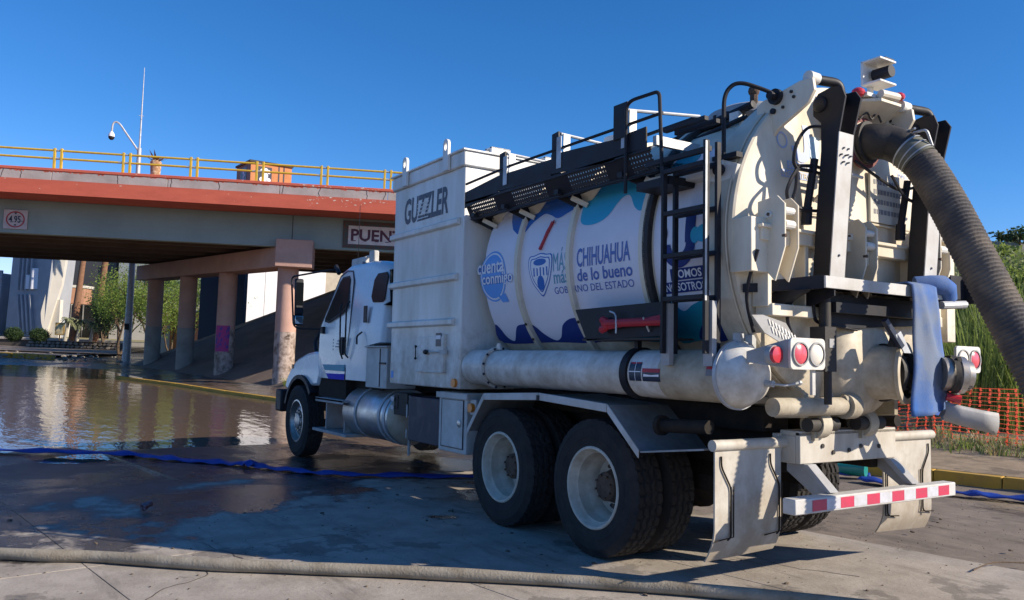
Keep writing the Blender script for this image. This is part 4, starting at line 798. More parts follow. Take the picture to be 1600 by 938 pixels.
q = MB(); q.beam((-1.84, .14, 1.86), (-1.86, -.02, 1.68), .035, .035); q.build('valve_handle', ink, vl); q = MB(); q.prism([(-1.86, .06, 1.76), (-1.86, .0, 1.79), (-1.86, -.12, 1.64), (-1.86, -.04, 1.64)], (-.01, 0, 0)); q.build('handle_bracket', galv, vl)
q = MB(); q.lathe([(0, .15), (.03, .13), (.18, .13), (.19, .155), (.23, .155), (.24, .12), (.55, .12)], (-1.64, -.30, 1.50), (-.12, -1, 0), 26); q.build('transfer_pipe', elbowm, T)
q = MB(); q.lathe([(0, .12), (.10, .12), (.105, .135), (.15, .135), (.155, .11), (.20, .105), (.21, 0)], (-1.86, -.50, 1.50), (-.45, -.60, -.03), 28); cp = q.build('coupling_cap', chrome, T)
q = MB(); q.lathe([(.05, .138), (.09, .138)], (-1.86, -.50, 1.50), (-.45, -.60, -.03), 28, cap=False); q.beam((-1.98, -.52, 1.62), (-2.02, -.60, 1.40), .02, .03); q.build('cap_lever', blackd, cp)
q = MB(); q.cyl((-1.78, -.70, 1.50), (-1.80, -.95, 1.52), .07, 14); q.build('hinge_tube', rust, T)
# scoop-shaped chute below
vs = []; N_ = 14
for i, (x, y, z) in enumerate(((-1.86, -.52, 1.26), (-1.92, -.62, 1.23), (-2.0, -.74, 1.20), (-2.06, -.84, 1.18))):
    for k in range(N_): a = radians(150 + 240 * k / (N_ - 1)); r = .085 + .004 * i; vs.append((x + .55 * r * cos(a) * -1, y + .5 * r * cos(a), z + r * sin(a)))
q = MB(); q.add(vs, [(i * N_ + k, i * N_ + k + 1, (i + 1) * N_ + k + 1, (i + 1) * N_ + k) for i in range(3) for k in range(N_ - 1)]); ch = q.build('discharge_chute', grey, T, recalc=False, smooth=60); sm = ch.modifiers.new('thick', 'SOLIDIFY'); sm.thickness = .008
q = MB(); q.cyl((-1.9, -.5, 1.34), (-1.97, -.56, 1.32), .03, 10); q.build('chute_coupling', red, ch)
# --- red tool on its bracket, near side
q = MB(); q.prism([(.205, 1.24, 1.955), (-.90, 1.24, 1.975), (-.92, 1.24, 1.73), (.045, 1.24, 1.70)], (0, -.015, 0)); tbk = q.build('tool_bracket', black, T, bevel=.003)
q = MB(); q.box(.10, 1.0, 1.70, -.9, 1.24, 1.715); q.build('bracket_shelf', blackd, tbk)
q = MB(); q.tube([(-.22, 1.28, 1.83), (-.90, 1.28, 1.83)], .032, 10); q.tube(rounded([(-.20, 1.28, 1.86), (-.26, 1.28, 1.84), (-.25, 1.28, 1.80), (-.19, 1.28, 1.78)], .02), .03, 8); q.tube([(-.86, 1.28, 1.86), (-.28, 1.28, 1.80)], .018, 8); q.build('red_tool', redp, tbk)
q = MB(); q.tube(rounded([(-.30, 1.29, 1.92), (-.38, 1.30, 1.90), (-.40, 1.31, 1.84), (-.40, 1.31, 1.75)], .04), .007, 6); q.cyl((-.70, 1.25, 1.76), (-.70, 1.31, 1.86), .008, 6); each(q, 'tool_hook', galv, tbk)
# --- tool box, dark panel, fuel tank, steps
q = MB().box(2.03, .80, .575, 2.62, 1.19, 1.19).build('tool_box', lgrey, T, bevel=.01)
d_ = MB().box(2.09, 1.19, .63, 2.54, 1.20, 1.11).build('tool_box_door', lgrey, q, bevel=.004)
k = MB(); k.box(2.085, 1.189, .625, 2.09, 1.203, 1.115); k.box(2.54, 1.189, .625, 2.545, 1.203, 1.115); k.box(2.085, 1.189, 1.11, 2.545, 1.203, 1.115); k.box(2.085, 1.189, .622, 2.545, 1.203, .627); k.build('door_gap', ink, q)
k = MB(); k.lathe([(0, .035), (.006, .04), (.012, .03), (.012, 0)], (2.16, 1.20, .88), (0, 1, 0), 16); k.build('door_latch', chrome, d_)
MB().box(2.0, 1.19, 1.125, 2.65, 1.215, 1.185).build('box_rain_lip', lgrey, q, bevel=.004)
k = MB(); k.cyl((1.96, 1.16, 1.05), (1.96, 1.20, 1.05), .045, 16); k.build('side_reflector', amber, q); MB().box(1.90, 1.14, .98, 2.02, 1.16, 1.13).build('reflector_plate', lgrey, q)
dp = mat('dark_blue_panel', (0.022, 0.022, 0.05), 0.5, 0, (0.09, 0.08, 0.08), 5, .35)
q = MB().box(2.64, .75, .60, 3.40, 1.17, 1.10).build('side_panel', dp, T, bevel=.01)
k = MB(); k.cyl((3.46, 1.12, .42), (3.46, 1.12, 1.1), .018, 8); k.box(3.42, 1.17, .62, 3.45, 1.175, .72); k.box(3.42, 1.17, .85, 3.45, 1.175, 1.0); k.build('panel_post', grey, q)
k = MB(); k.box(3.50, .9, .86, 3.86, 1.14, 1.12); k.box(3.74, 1.14, .93, 3.78, 1.15, 1.09); k.build('valve_block', blackd, T, bevel=.01)
k = MB(); k.box(3.82, 1.16, .92, 3.90, 1.165, .97); k.box(3.82, 1.16, 1.02, 3.90, 1.165, 1.07); each(k, 'reflective_strip', refl_wh, T)
k = MB(); k.lathe([(3.86, 0), (3.88, .12), (3.92, .23), (3.98, .30), (4.05, .33), (5.45, .33), (5.50, .30), (5.50, 0)], (0, .83, .80), (1, 0, 0), 48); ft = k.build('fuel_tank', alu, T, smooth=50)
k = MB()
for x in (4.10, 4.25, 5.0): k.lathe([(x - .03, .332), (x - .03, .342), (x + .03, .342), (x + .03, .332)], (0, .83, .80), (1, 0, 0), 48, cap=False)
each(k, 'tank_strap', galv, ft)
k = MB(); k.lathe([(3.855, 0), (3.875, .122), (3.915, .234), (3.97, .304), (4.02, .325)], (0, .83, .80), (1, 0, 0), 48, cap=False); k.build('muddy_end', tankmud, ft, smooth=50)
k = MB(); k.box(5.30, .85, .915, 6.35, 1.22, .945); k.box(5.30, 1.20, .89, 6.35, 1.22, .95); k.box(5.25, .75, .46, 6.55, 1.18, .50); k.box(5.5, .8, .5, 5.54, 1.1, .92); k.box(6.2, .8, .5, 6.24, 1.1, .92); k.build('cab_step', grey, T, bevel=.004)
# ---------------------------------------------------------------- cab
def hw(z): return 1.12 if z < 1.95 else 1.12 - (z - 1.95) * .14
cabp = [(4.74, 1.22), (4.72, 1.68), (4.32, 1.72), (4.30, 2.5), (4.42, 2.70), (4.85, 2.81), (5.05, 2.83), (5.75, 2.84), (6.02, 2.77), (6.16, 2.60), (6.62, 1.92), (6.66, 1.22)]
# body shell as a loft: side outline at full width, roof edge rounded inwards
b = MB(); rings = []
for (dy, sc) in ((-.0, 0), (.0, 1)): pass
cx_, cz_ = 5.55, 2.0
lay = [(0.0, 0.90), (0.55, .90), (.80, .93), (.93, .965), (.985, .985), (1.0, 1.0)]
def shell(frac, k):  # outline shrunk towards its centre near the sides -> rounded edges
    out = []
    for (x, z) in cabp:
        zz = z if z < 1.3 else z - (1 - k) * .10 * (1 if z > 2.4 else 0)
        xx = x + ((1 - k) * .09 if x < 4.9 else (-(1 - k) * .09 if x > 6.1 else 0))
        out.append((xx, zz))
    return out
secs = []
for yf, k in ((-1.0, 0.15), (-.985, .6), (-.94, .9), (-.86, 1.0), (0, 1.03), (.86, 1.0), (.94, .9), (.985, .6), (1.0, .15)):
    secs.append([(x, yf * hw(z), z) for x, z in shell(0, k)])
n_ = len(cabp); vs = [p for s_ in secs for p in s_]
fs = [(i * n_ + k, i * n_ + (k + 1) % n_, (i + 1) * n_ + (k + 1) % n_, (i + 1) * n_ + k) for i in range(len(secs) - 1) for k in range(n_)] + [tuple(range(n_))[::-1], tuple(range((len(secs) - 1) * n_, len(secs) * n_))]
b.add(vs, fs); cab = b.build('cab', cabwhite, T, smooth=50)
def side(pts, y_off, name, mt_, parent=cab, dep=.006, bev=0):
    q = MB(); q.prism([(x, hw(z) + y_off, z) for x, z in pts], (0, dep, 0)); return q.build(name, mt_, parent, bevel=bev)
door_ = side([(5.50, 1.22), (5.50, 2.55), (5.60, 2.70), (5.80, 2.72), (6.02, 2.66), (6.52, 1.93), (6.54, 1.60), (6.36, 1.38), (6.10, 1.22)], -.002, 'cab_door', cabwhite, dep=.012, bev=.004)
side([(5.485, 1.21), (5.485, 2.56), (5.505, 2.56), (5.505, 1.21)], .001, 'door_seam', ink, dep=.010)
side([(5.505, 2.56), (5.60, 2.71), (5.80, 2.73), (6.03, 2.67), (6.53, 1.93), (6.55, 1.93), (6.04, 2.69), (5.80, 2.75), (5.59, 2.73), (5.485, 2.57)], .001, 'door_seam', ink, dep=.008)
side([(5.56, 2.22), (5.60, 2.60), (5.68, 2.665), (5.92, 2.66), (6.01, 2.60), (6.38, 2.08), (6.36, 2.03), (6.20, 2.01), (5.72, 2.14)], .006, 'window_frame', black, door_, dep=.008, bev=.003)
side([(5.585, 2.24), (5.62, 2.58), (5.69, 2.64), (5.90, 2.635), (5.98, 2.58), (6.34, 2.08), (6.32, 2.05), (6.20, 2.04), (5.73, 2.165)], .0145, 'door_glass', glass, door_, dep=.002)
side([(5.50, 1.215), (5.50, 1.295), (6.20, 1.29), (6.09, 1.215)], .0115, 'door_stripe', mat('royal_blue_vinyl', (.015, .03, .50), .5, spec=.1), door_, dep=.002)
side([(5.50, 1.33), (5.50, 1.42), (6.36, 1.415), (6.26, 1.335)], .0115, 'door_stripe', teal, door_, dep=.002)
q = MB(); q.tube(rounded([(5.56, 1.17, 2.25), (5.50, 1.22, 2.2), (5.47, 1.22, 1.60), (5.44, 1.19, 1.50)], .04), .012, 6); q.tube(rounded([(5.36, 1.14, 2.28), (5.36, 1.19, 2.24), (5.36, 1.19, 1.56), (5.36, 1.14, 1.52)], .03), .012, 6); q.build('grab_handle', black, cab)
q = MB(); q.box(5.53, 1.13, 1.55, 5.60, 1.165, 1.80); q.build('door_handle', black, door_, bevel=.01)
q = MB()
for k in range(4): q.box(5.93 - .0, 1.135, 1.62 + .045 * k, 5.96, 1.137, 1.645 + .045 * k)
for k in range(3): q.box(5.70, 1.135, 1.66 + .04 * k, 5.86 - .03 * k, 1.137, 1.675 + .04 * k)
q.build('door_lettering', greyink, door_)
q = MB(); q.box(4.80, 1.12, 1.98, 4.92, 1.128, 2.20); q.build('side_vent', black, cab, bevel=.02)
q = MB(); q.tube(rounded([(4.96, 1.12, 1.86), (4.94, 1.20, 1.80), (4.88, 1.22, 1.70)], .03), .012, 6); q.build('air_hose', black, cab)
q = MB(); L = [(4.288, y, z) for y, z in smooth2([(1.02, 2.24), (1.02, 2.58), (.95, 2.66), (.2, 2.68), (-.2, 2.68), (-.95, 2.66), (-1.02, 2.58), (-1.02, 2.24), (-.95, 2.18), (.95, 2.18)], 2)]
q.prism(L, (.06, 0, 0)); q.build('rear_window', glass, cab)
# quarter window recess in the rounded rear corner
side([(4.36, 2.26), (4.36, 2.56), (4.42, 2.62), (4.70, 2.62), (4.79, 2.54), (4.80, 2.32), (4.72, 2.24), (4.42, 2.23)], -.002, 'quarter_window', glass, cab, dep=.010, bev=.003)
q = MB(); q.add([(6.20, -.95, 2.58), (6.20, .95, 2.58), (6.64, .98, 1.96), (6.64, -.98, 1.96)], [(0, 1, 2, 3)]); q.build('windscreen', glass, cab)
# roof items
q = MB(); q.box(5.42, .80, 2.80, 5.92, .92, 2.925); q.box(5.12, .84, 2.82, 5.30, .92, 2.98); q.tube([(5.5, .86, 2.93), (5.2, .88, 2.90)], .02, 6); each(q, 'roof_beacon_box', lgrey, cab, bevel=.02)
q = MB(); q.tube([(5.85, .85, 2.95), (5.84, .85, 3.70)], .004, 5); q.build('roof_aerial', black, cab)
side([(5.40, 2.845), (5.40, 2.80), (5.10, 2.72), (5.08, 2.76)], -.05, 'roof_seam', ink, cab, dep=.02)
# hood, fenders, bumper
b = MB(); vs = []; pr_ = [(6.60, .96, 1.90, 1.10), (6.9, .92, 1.82, 1.05), (7.6, .82, 1.68, 1.0), (8.1, .72, 1.55, .95), (8.3, .62, 1.38, .9)]
for x, w, zt, zb in pr_:
    vs += [(x, -w, zb), (x, -w, zt - .18), (x, -w + .12, zt - .04), (x, 0, zt), (x, w - .12, zt - .04), (x, w, zt - .18), (x, w, zb)]
fs = [(i * 7 + k, i * 7 + (k + 1) % 7, (i + 1) * 7 + (k + 1) % 7, (i + 1) * 7 + k) for i in range(4) for k in range(7)] + [tuple(range(7))[::-1], tuple(range(28, 35))]
b.add(vs, fs); hood = b.build('hood', cabwhite, T, bevel=.02, smooth=60)
for s in (1, -1):
    top = [(6.50, 1.28), (6.56, 1.60), (6.80, 1.60), (7.12, 1.57), (7.50, 1.49), (7.80, 1.36), (8.02, 1.18), (8.12, 1.02)]
    inn = [(6.58 + .0, 1.10)] + [(7.28 + .66 * cos(radians(a)), .54 + .66 * sin(radians(a))) for a in (125, 105, 85, 65, 48, 36)] + [(7.95, .98)]
    b = MB(); pts = top + inn[::-1]
    b.prism([(x, s * .72, z) for x, z in pts], (0, s * .40, 0)); f = b.build('front_fender', cabwhite, T, bevel=.04, smooth=45)
    q = MB(); arc = [(7.28 + .64 * cos(radians(a)), .54 + .64 * sin(radians(a))) for a in range(20, 150, 10)]; arc2 = [(7.28 + .70 * cos(radians(a)), .54 + .70 * sin(radians(a))) for a in range(20, 150, 10)]
    for i in range(len(arc) - 1): q.prism([(arc[i][0], s * .74, arc[i][1]), (arc[i + 1][0], s * .74, arc[i + 1][1]), (arc2[i + 1][0], s * .74, arc2[i + 1][1]), (arc2[i][0], s * .74, arc2[i][1])], (0, s * .43, 0))
    q.build('wheel_arch_flare', black, f)
    q = MB(); q.cyl((7.72, s * 1.10, 1.36), (7.72, s * 1.135, 1.36), .035, 14); q.build('turn_signal', amber, f)
q = MB(); q.box(8.15, -1.16, .62, 8.45, 1.16, .98); q.build('front_bumper', black, T, bevel=.03)
q = MB(); q.box(5.55, .55, .95, 6.62, 1.08, 1.22); q.box(6.5, .5, .6, 6.62, .75, 1.2); q.box(4.62, -.95, 1.08, 6.6, .95, 1.22); q.build('cab_underside', frame_m, T)
q = MB(); q.tube(rounded([(6.86, 1.0, 1.9), (6.95, 1.05, 1.75), (6.80, 1.07, 1.55)], .05), .03, 8); q.build('cowl_intake', black, T)
# mirror loop
m_ = MB(); m_.tube(rounded([(6.14, 1.08, 2.78), (6.42, 1.22, 2.76), (6.98, 1.42, 2.72), (7.0, 1.43, 2.66), (6.93, 1.40, 1.98), (6.80, 1.36, 1.93), (6.42, 1.12, 1.93)], .07, 6), .014, 8); m_.cyl((6.18, 1.05, 2.84), (6.05, 1.05, 2.72), .03, 8); m_.box(6.34, 1.08, 1.86, 6.44, 1.16, 1.96); mr = m_.build('mirror_frame', black, T)
q = MB(); q.prism([(6.82, 1.30, 2.68), (6.78, 1.30, 2.14), (6.84, 1.30, 2.12), (6.88, 1.30, 2.68)], (0, .13, 0)); q.build('mirror_head', black, mr, bevel=.02)
q = MB(); q.box(6.78, 1.29, 1.98, 6.86, 1.44, 2.14); q.build('convex_mirror_head', black, mr, bevel=.03); q = MB(); q.box(6.775, 1.305, 2.0, 6.785, 1.425, 2.12); q.build('convex_mirror', mirror, mr, bevel=.01)
q = MB(); q.box(6.79, 1.31, 2.18, 6.80, 1.42, 2.62); q.build('flat_mirror', glass, mr)
# fuel tank and tool box on the far side
for s in (-1,):
    q = MB(); q.lathe([(3.95, 0), (3.96, .3), (4.0, .33), (5.45, .33), (5.5, 0)], (0, s * .83, .80), (1, 0, 0), 32); q.build('fuel_tank', alu, T, smooth=50)
    MB().box(2.1, -1.19, .6, 3.4, -.8, 1.19).build('tool_box', lgrey, T, bevel=.01)

# ---------------------------------------------------------------- hoses
hp = [(-1.50, -.07, 3.185), (-1.62, -.075, 3.185)] + [(-1.721, -0.146, 3.164), (-1.85, -0.174, 3.067), (-1.947, -0.192, 2.949), (-2.107, -0.183, 2.668), (-2.259, -0.164, 2.363), (-2.402, -0.148, 2.074), (-2.545, -0.132, 1.785), (-2.672, -0.144, 1.503), (-2.797, -0.185, 1.135), (-2.907, -0.225, 0.732), (-2.984, -0.263, 0.375), (-3.033, -0.306, 0.074)]
hp = smoothpath(hp, 60)
iE = 176; iC = 258
SH = tf(empty('suction_hose')); tag(SH, 'thick grey ribbed suction hose bending down from the tank door inlet', 'hose')
q = MB(); q.tube([p for p in hp[:iE:4]], lambda t: .135 - .012 * t, 28); q.build('elbow', elbowm, SH, smooth=60)
q = MB(); q.tube([(-1.572, -.07, 3.185), (-1.60, -.073, 3.185)], .158, 28); q.build('elbow_flange', elbowm, SH)
q = MB(); q.tube(hp[iE - 8:iC - 36:4], .128, 28); cl_ = q.build('collar', clampm, SH, smooth=50)
for k in (iE - 6, iE + 14, iC - 48):
    q = MB(); q.tube(hp[k:k + 6:2], .134, 28, cap=False); q.build('collar_band', blackd if k == iE + 12 else galv, cl_)
q = MB(); a = hp[iE]; q.tube(rounded([a + Vector((-.05, .02, .13)), a + Vector((-.15, .03, .13)), a + Vector((-.16, -.02, .02))], .03), .01, 6); q.tube(smoothpath([a + Vector((.22, 0, .13)), a + Vector((.1, .03, .17)), a + Vector((.02, -.03, .17)), a + Vector((-.06, .02, .16))], 5), .009, 5); q.build('cam_lever', galv, cl_)
# dense resample of the ribbed length
seg = hp[iC - 44:]; L = [0]
for a, c in zip(seg, seg[1:]): L.append(L[-1] + (c - a).length)
pts = []; i = 0; ds = .0058; s_ = 0
while s_ < L[-1]:
    while L[i + 1] < s_: i += 1
    pts.append(seg[i].lerp(seg[i + 1], (s_ - L[i]) / (L[i + 1] - L[i]))); s_ += ds
N_ = len(pts)
def ribr(t): k = t * (N_ - 1) * ds / .029; return .120 + .008 * cos(2 * pi * k)
q = MB(); q.tube(pts, ribr, 40); q.build('ribbed_hose', hosem, SH, smooth=80)
# wire / strap on the flange
q = MB(); q.tube(smoothpath([(-1.58, .02, 3.34), (-1.60, -.04, 3.40), (-1.60, -.10, 3.36), (-1.60, -.16, 3.42), (-1.60, -.22, 3.36)], 5), .008, 5); q.build('flange_wire', blackd, SH)

# blue lay-flat hose draped over the platform
q = MB(); top = [(-1.62, 2.10), (-1.70, 2.135), (-1.80, 2.14), (-1.838, 2.12), (-1.845, 2.05)]; cols = 12; vs = []
rows = [(x, z, 0) for x, z in top] + [(-1.845 - .004 * sin(k * .8), 2.05 - .85 * k / 16, k / 16) for k in range(1, 17)]
for x, z, t in rows:
    for c in range(cols + 1):
        f = c / cols; y = -.185 + .045 * t * t + (-.30 - .15 * t) * f + .006 * sin(t * 9); fold = .006 * sin(f * 14 + t * 2) * (.2 + t) + .03 * t * sin(f * pi) + .012 * max(0, sin(f * 5.2 - t * 4)) ** 6
        zb = z + (.06 * f if t >= 1 else 0) - (.02 * sin(f * 3) if t > .9 else 0)
        vs.append((x - fold, y, zb))
R_ = len(rows); q.add(vs, [(i * (cols + 1) + c, i * (cols + 1) + c + 1, (i + 1) * (cols + 1) + c + 1, (i + 1) * (cols + 1) + c) for i in range(R_ - 1) for c in range(cols)])
fh = q.build('draped_flat_hose', fabric, None, recalc=False, smooth=80); tf(fh); sm = fh.modifiers.new('t', 'SOLIDIFY'); sm.thickness = .012
tag(fh, 'blue and grey flat hose draped over the rear platform of the truck', 'hose')
q = MB(); q.tube([(-1.70, -.46, 2.14), (-1.78, -.54, 2.15), (-1.82, -.60, 2.15), (-1.82, -.66, 2.13), (-1.80, -.70, 2.06)], .075, 14, flat=1); q.build('hose_bend', fabric, fh, smooth=60)
q = MB(); q.tube([(-1.84, -.56, 2.0), (-1.86, -.84, 2.02)], .03, 10); q.build('hose_end_pipe', galv, fh)
q = MB(); q.prism([(-1.83, -.42, 1.60), (-1.83, -.60, 1.52), (-1.83, -.62, 1.30), (-1.83, -.52, 1.20), (-1.83, -.40, 1.22)], (.01, 0, 0)); q.build('hose_fold', mat('deep_blue_fabric', (.02, .09, .42), .6), fh)

# canvas hose across the foreground
pts = [(9.0, 11.5, .045), (5.2, 8.2, .045), (3.2, 6.4, .045), (1.96, 5.11, .045), (1.54, 4.52, .045), (1.03, 3.97, .045), (.60, 3.41, .045), (.09, 2.72, .045), (-.63, 1.86, .045), (-1.37, 1.10, .045), (-2.6, .1, .045), (-4.2, -1.0, .045), (-7, -2.0, .045)]
q = MB(); random.seed(5); sp_ = smoothpath(pts, 24); q.tube(sp_, lambda t: .047 + .004 * sin(t * 60) * sin(t * 17), 16, flat=.9)
o = tf(q.build('canvas_hose', fhose, None, smooth=70)); tag(o, 'dirty beige canvas hose lying across the foreground concrete', 'hose')
# flat blue hose crossing the wet road under the truck
def flat_hose(name, pts, w, label, group=None, seed=1):
    random.seed(seed); P_ = smoothpath([Vector(p) for p in pts], 12); q = MB(); vs = []; nn = 6
    for i, p in enumerate(P_):
        d = (P_[min(i + 1, len(P_) - 1)] - P_[max(i - 1, 0)]).normalized(); s2 = Vector((-d.y, d.x, 0)); ww = w * (1 + .25 * sin(i * .33) * sin(i * .11 + 1)); off = .03 * sin(i * .21)
        for k in range(nn):
            f = k / (nn - 1) - .5; vs.append(p + s2 * (ww * f + off) + Vector((0, 0, .015 + .03 * cos(f * pi) * (1 + .5 * sin(i * .7)) + .01 * sin(i * 1.3 + k))))
    q.add(vs, [(i * nn + k, i * nn + k + 1, (i + 1) * nn + k + 1, (i + 1) * nn + k) for i in range(len(P_) - 1) for k in range(nn - 1)])
    o = tf(q.build(name, bluehose, None, recalc=False, smooth=70)); sm = o.modifiers.new('t', 'SOLIDIFY'); sm.thickness = .012; tag(o, label, 'hose', group); return o
flat_hose('flat_blue_hose', [(12.5, 8.0, .03), (11.0, 6.3, .03), (9.3, 4.98, .02), (8.2, 3.6, .02), (7.4, 2.9, .0), (6.6, 2.3, .0), (6.2, 2.1, .02)], .20, 'bright blue flat hose lying on the wet road left of the truck')
flat_hose('flat_blue_hose', [(6.25, 2.12, .0), (5.5, 1.75, 0), (4.85, 1.12, .0), (4.1, -.1, 0), (3.2, -2.2, .0), (2.5, -4.6, 0), (1.9, -5.3, 0)], .13, 'dark blue flat hose running on beneath the truck', seed=3)
flat_hose('flat_blue_hose', [(1.75, -4.9, .0), (1.1, -4.85, 0), (.5, -4.95, .0), (-.1, -5.15, 0), (-1.2, -5.5, .0), (-2.6, -5.8, 0)], .22, 'blue flat hose beside the yellow kerb behind the rear bumper', seed=4)
q = MB(); q.add([(6.25 + .16 * cos(a), 2.14 + .10 * sin(a), .02 + .05 * (k % 2)) for k, a in enumerate([i * pi / 5 for i in range(10)])] + [(6.25, 2.14, .11)], [(k, (k + 1) % 10, 10) for k in range(10)])
o = tf(q.build('blue_hose_bundle', bluehose, None, smooth=50)); tag(o, 'crumpled blue hose end on the wet road', 'hose')
q = MB(); q.tube([(2.9, -4.9, .10), (1.9, -5.2, .10)], .09, 12); o = tf(q.build('teal_pipe', mat('teal_plastic', (.01, .22, .20), .4), None)); tag(o, 'short teal pipe on the asphalt behind the rear wheels', 'pipe')
# crushed can
q = MB(); q.lathe([(0, 0), (0, .03), (.01, .034), (.10, .030), (.11, .026), (.112, 0)], (3.42, 3.93, .05), (.6, -.75, .2), 16); 
for i, v in enumerate(q.v): q.v[i] = (v[0] + random.uniform(-.005, .005), v[1] + random.uniform(-.005, .005), v[2] + random.uniform(-.004, .004))
o = tf(q.build('crushed_can', mat('weathered_can', (.30, .22, .24), .35, .6, (.12, .03, .04), 30, .5), None)); tag(o, 'small crushed can on the wet concrete in the shade', 'can')
# ================================================================ the overpass (s to the right, t away from us, z up)
BR = empty('overpass', (22.2, -3.3, 0), radians(-115)); tag(BR, 'red and grey road overpass on round pink pillars with yellow railing', 'bridge')
BM = Matrix.Translation((22.2, -3.3, 0)) @ Matrix.Rotation(radians(-115), 4, 'Z'); BI = BM.inverted()
redb = mat('peeling_red_paint', (0.60, 0.13, 0.075), 0.8, 0, (0.47, 0.10, 0.065), 1.6, 0.5, 0.2, 20, stretch=(1, 1, 3))
greyb = mat('parapet_grey', (0.50, 0.43, 0.41), 0.85, 0, (0.30, 0.25, 0.235), 1.3, 0.45, 0.2, 20)
girm = mat('girder_green_grey', (0.32, 0.40, 0.37), 0.85, 0, (0.24, 0.30, 0.28), .6, 0.45, 0.1, 10)
pinkc = mat('pink_pillar_paint', (0.60, 0.37, 0.29), 0.9, 0, (0.46, 0.28, 0.215), 1.6, 0.4, 0.35, 22)
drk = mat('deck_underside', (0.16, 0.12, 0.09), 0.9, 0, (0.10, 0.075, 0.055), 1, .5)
chip = mat('bare_chips', (0.66, 0.56, 0.47), .9); crackm = mat('dark_crack', (0.05, .03, .028), .9)
yrail = mat('yellow_rail_paint', (0.66, 0.43, 0.03), 0.5, 0, (0.42, 0.27, 0.04), 5, .3)
TE = -1.7; SA, SB = -24.0, 22.0
MB().box(SA, TE + .05, 5.85, SB, 12.6, 6.15).build('deck', redb, BR)
MB().box(SA, TE, 5.83, SB, TE + .05, 6.27).build('deck_edge', redb, BR)
for s0 in [SA + 3.4 * k for k in range(16)]:
    if s0 > SB - 1: break
    s1 = min(s0 + 3.385, SB); MB().box(s0, TE + .03, 6.27, s1, TE + .30, 6.55).build('parapet_panel', greyb, BR, bevel=.01)
MB().box(SA, TE + .01, 6.55, SB, TE + .33, 6.645).build('parapet_coping', redb, BR, bevel=.015)
MB().box(SA, 12.4, 6.15, SB, 12.6, 6.64).build('far_parapet', greyb, BR)
# paint that ran over or flaked off
random.seed(11); q = MB()
for k in range(170):
    s = random.uniform(-10, 4); w = random.uniform(.04, .3); h = random.uniform(.015, .07); q.add([(s + w * i / 6, TE + .027, 6.552 - (h * random.random() if 0 < i < 6 else 0)) for i in range(7)] + [(s + w, TE + .027, 6.553), (s, TE + .027, 6.553)], [tuple(range(9))])
q.build('paint_drip', redb, BR, smooth=0, kind='stuff')
q = MB()
for k in range(110):
    s = random.choice([random.uniform(-10, 4), random.gauss(.9, .25), random.gauss(2.3, .4)]); z = random.choice([random.uniform(5.90, 6.25), random.uniform(6.12, 6.26), random.uniform(6.57, 6.63)]); r = random.choice((.008, .012, .018, .03)); t_ = TE - .003 if z < 6.3 else TE + .007
    a0 = random.random() * 6; q.add([(s + r * random.uniform(.6, 2.2) * cos(a0 + i), t_, z + r * random.uniform(.3, .7) * sin(a0 + i)) for i in range(6)], [tuple(range(6))])
q.build('paint_chip', chip, BR, smooth=0, kind='stuff')
q = MB()
for s in (-8.4, -7.9, -5.1, -3.5, -2.1, -.1, 1.05, 2.5, 3.1):
    z = 6.55; x = s
    while z > 6.30: x2 = x + random.uniform(-.03, .03); z2 = z - .06; q.add([(x, TE + .026, z), (x + .018, TE + .026, z), (x2 + .018, TE + .026, z2), (x2, TE + .026, z2)], [(0, 1, 2, 3)]); x, z = x2, z2
q.build('crack', crackm, BR, smooth=0)
# railing: twin posts, two rails
for k in range(-9, 14):
    s = -7.01 + 2.016 * k
    if s < SA or s > SB: continue
    for ds in (0, .20): MB().box(s + ds - .035, TE + .12, 6.645, s + ds + .035, TE + .20, 7.29).build('railing_post', yrail, BR, bevel=.008)
    MB().cyl((s + .20, TE + .16, 7.22), (s + 2.016, TE + .16, 7.22), .035, 10).build('railing_bar', yrail, BR)
    MB().cyl((s + .20, TE + .16, 6.97), (s + 2.016, TE + .16, 6.97), .035, 10).build('railing_bar', yrail, BR)
    MB().cyl((s - .02, TE + .16, 7.22), (s + .22, TE + .16, 7.22), .028, 8).build('railing_sleeve', grey, BR); MB().cyl((s - .14, TE + .16, 6.97), (s + .22, TE + .16, 6.97), .037, 8).build('railing_sleeve', grey, BR)
# edge girder and the ones behind
MB().box(SA, 0, 4.76, .03, .40, 5.845).build('edge_girder', girm, BR); MB().box(.05, 0, 4.76, 14, .40, 5.845).build('edge_girder', girm, BR)
for t in (2.2, 4.2, 6.2, 8.2, 10.2, 12.2): MB().box(SA, t, 4.85, 14, t + .35, 5.845).build('girder', drk, BR)
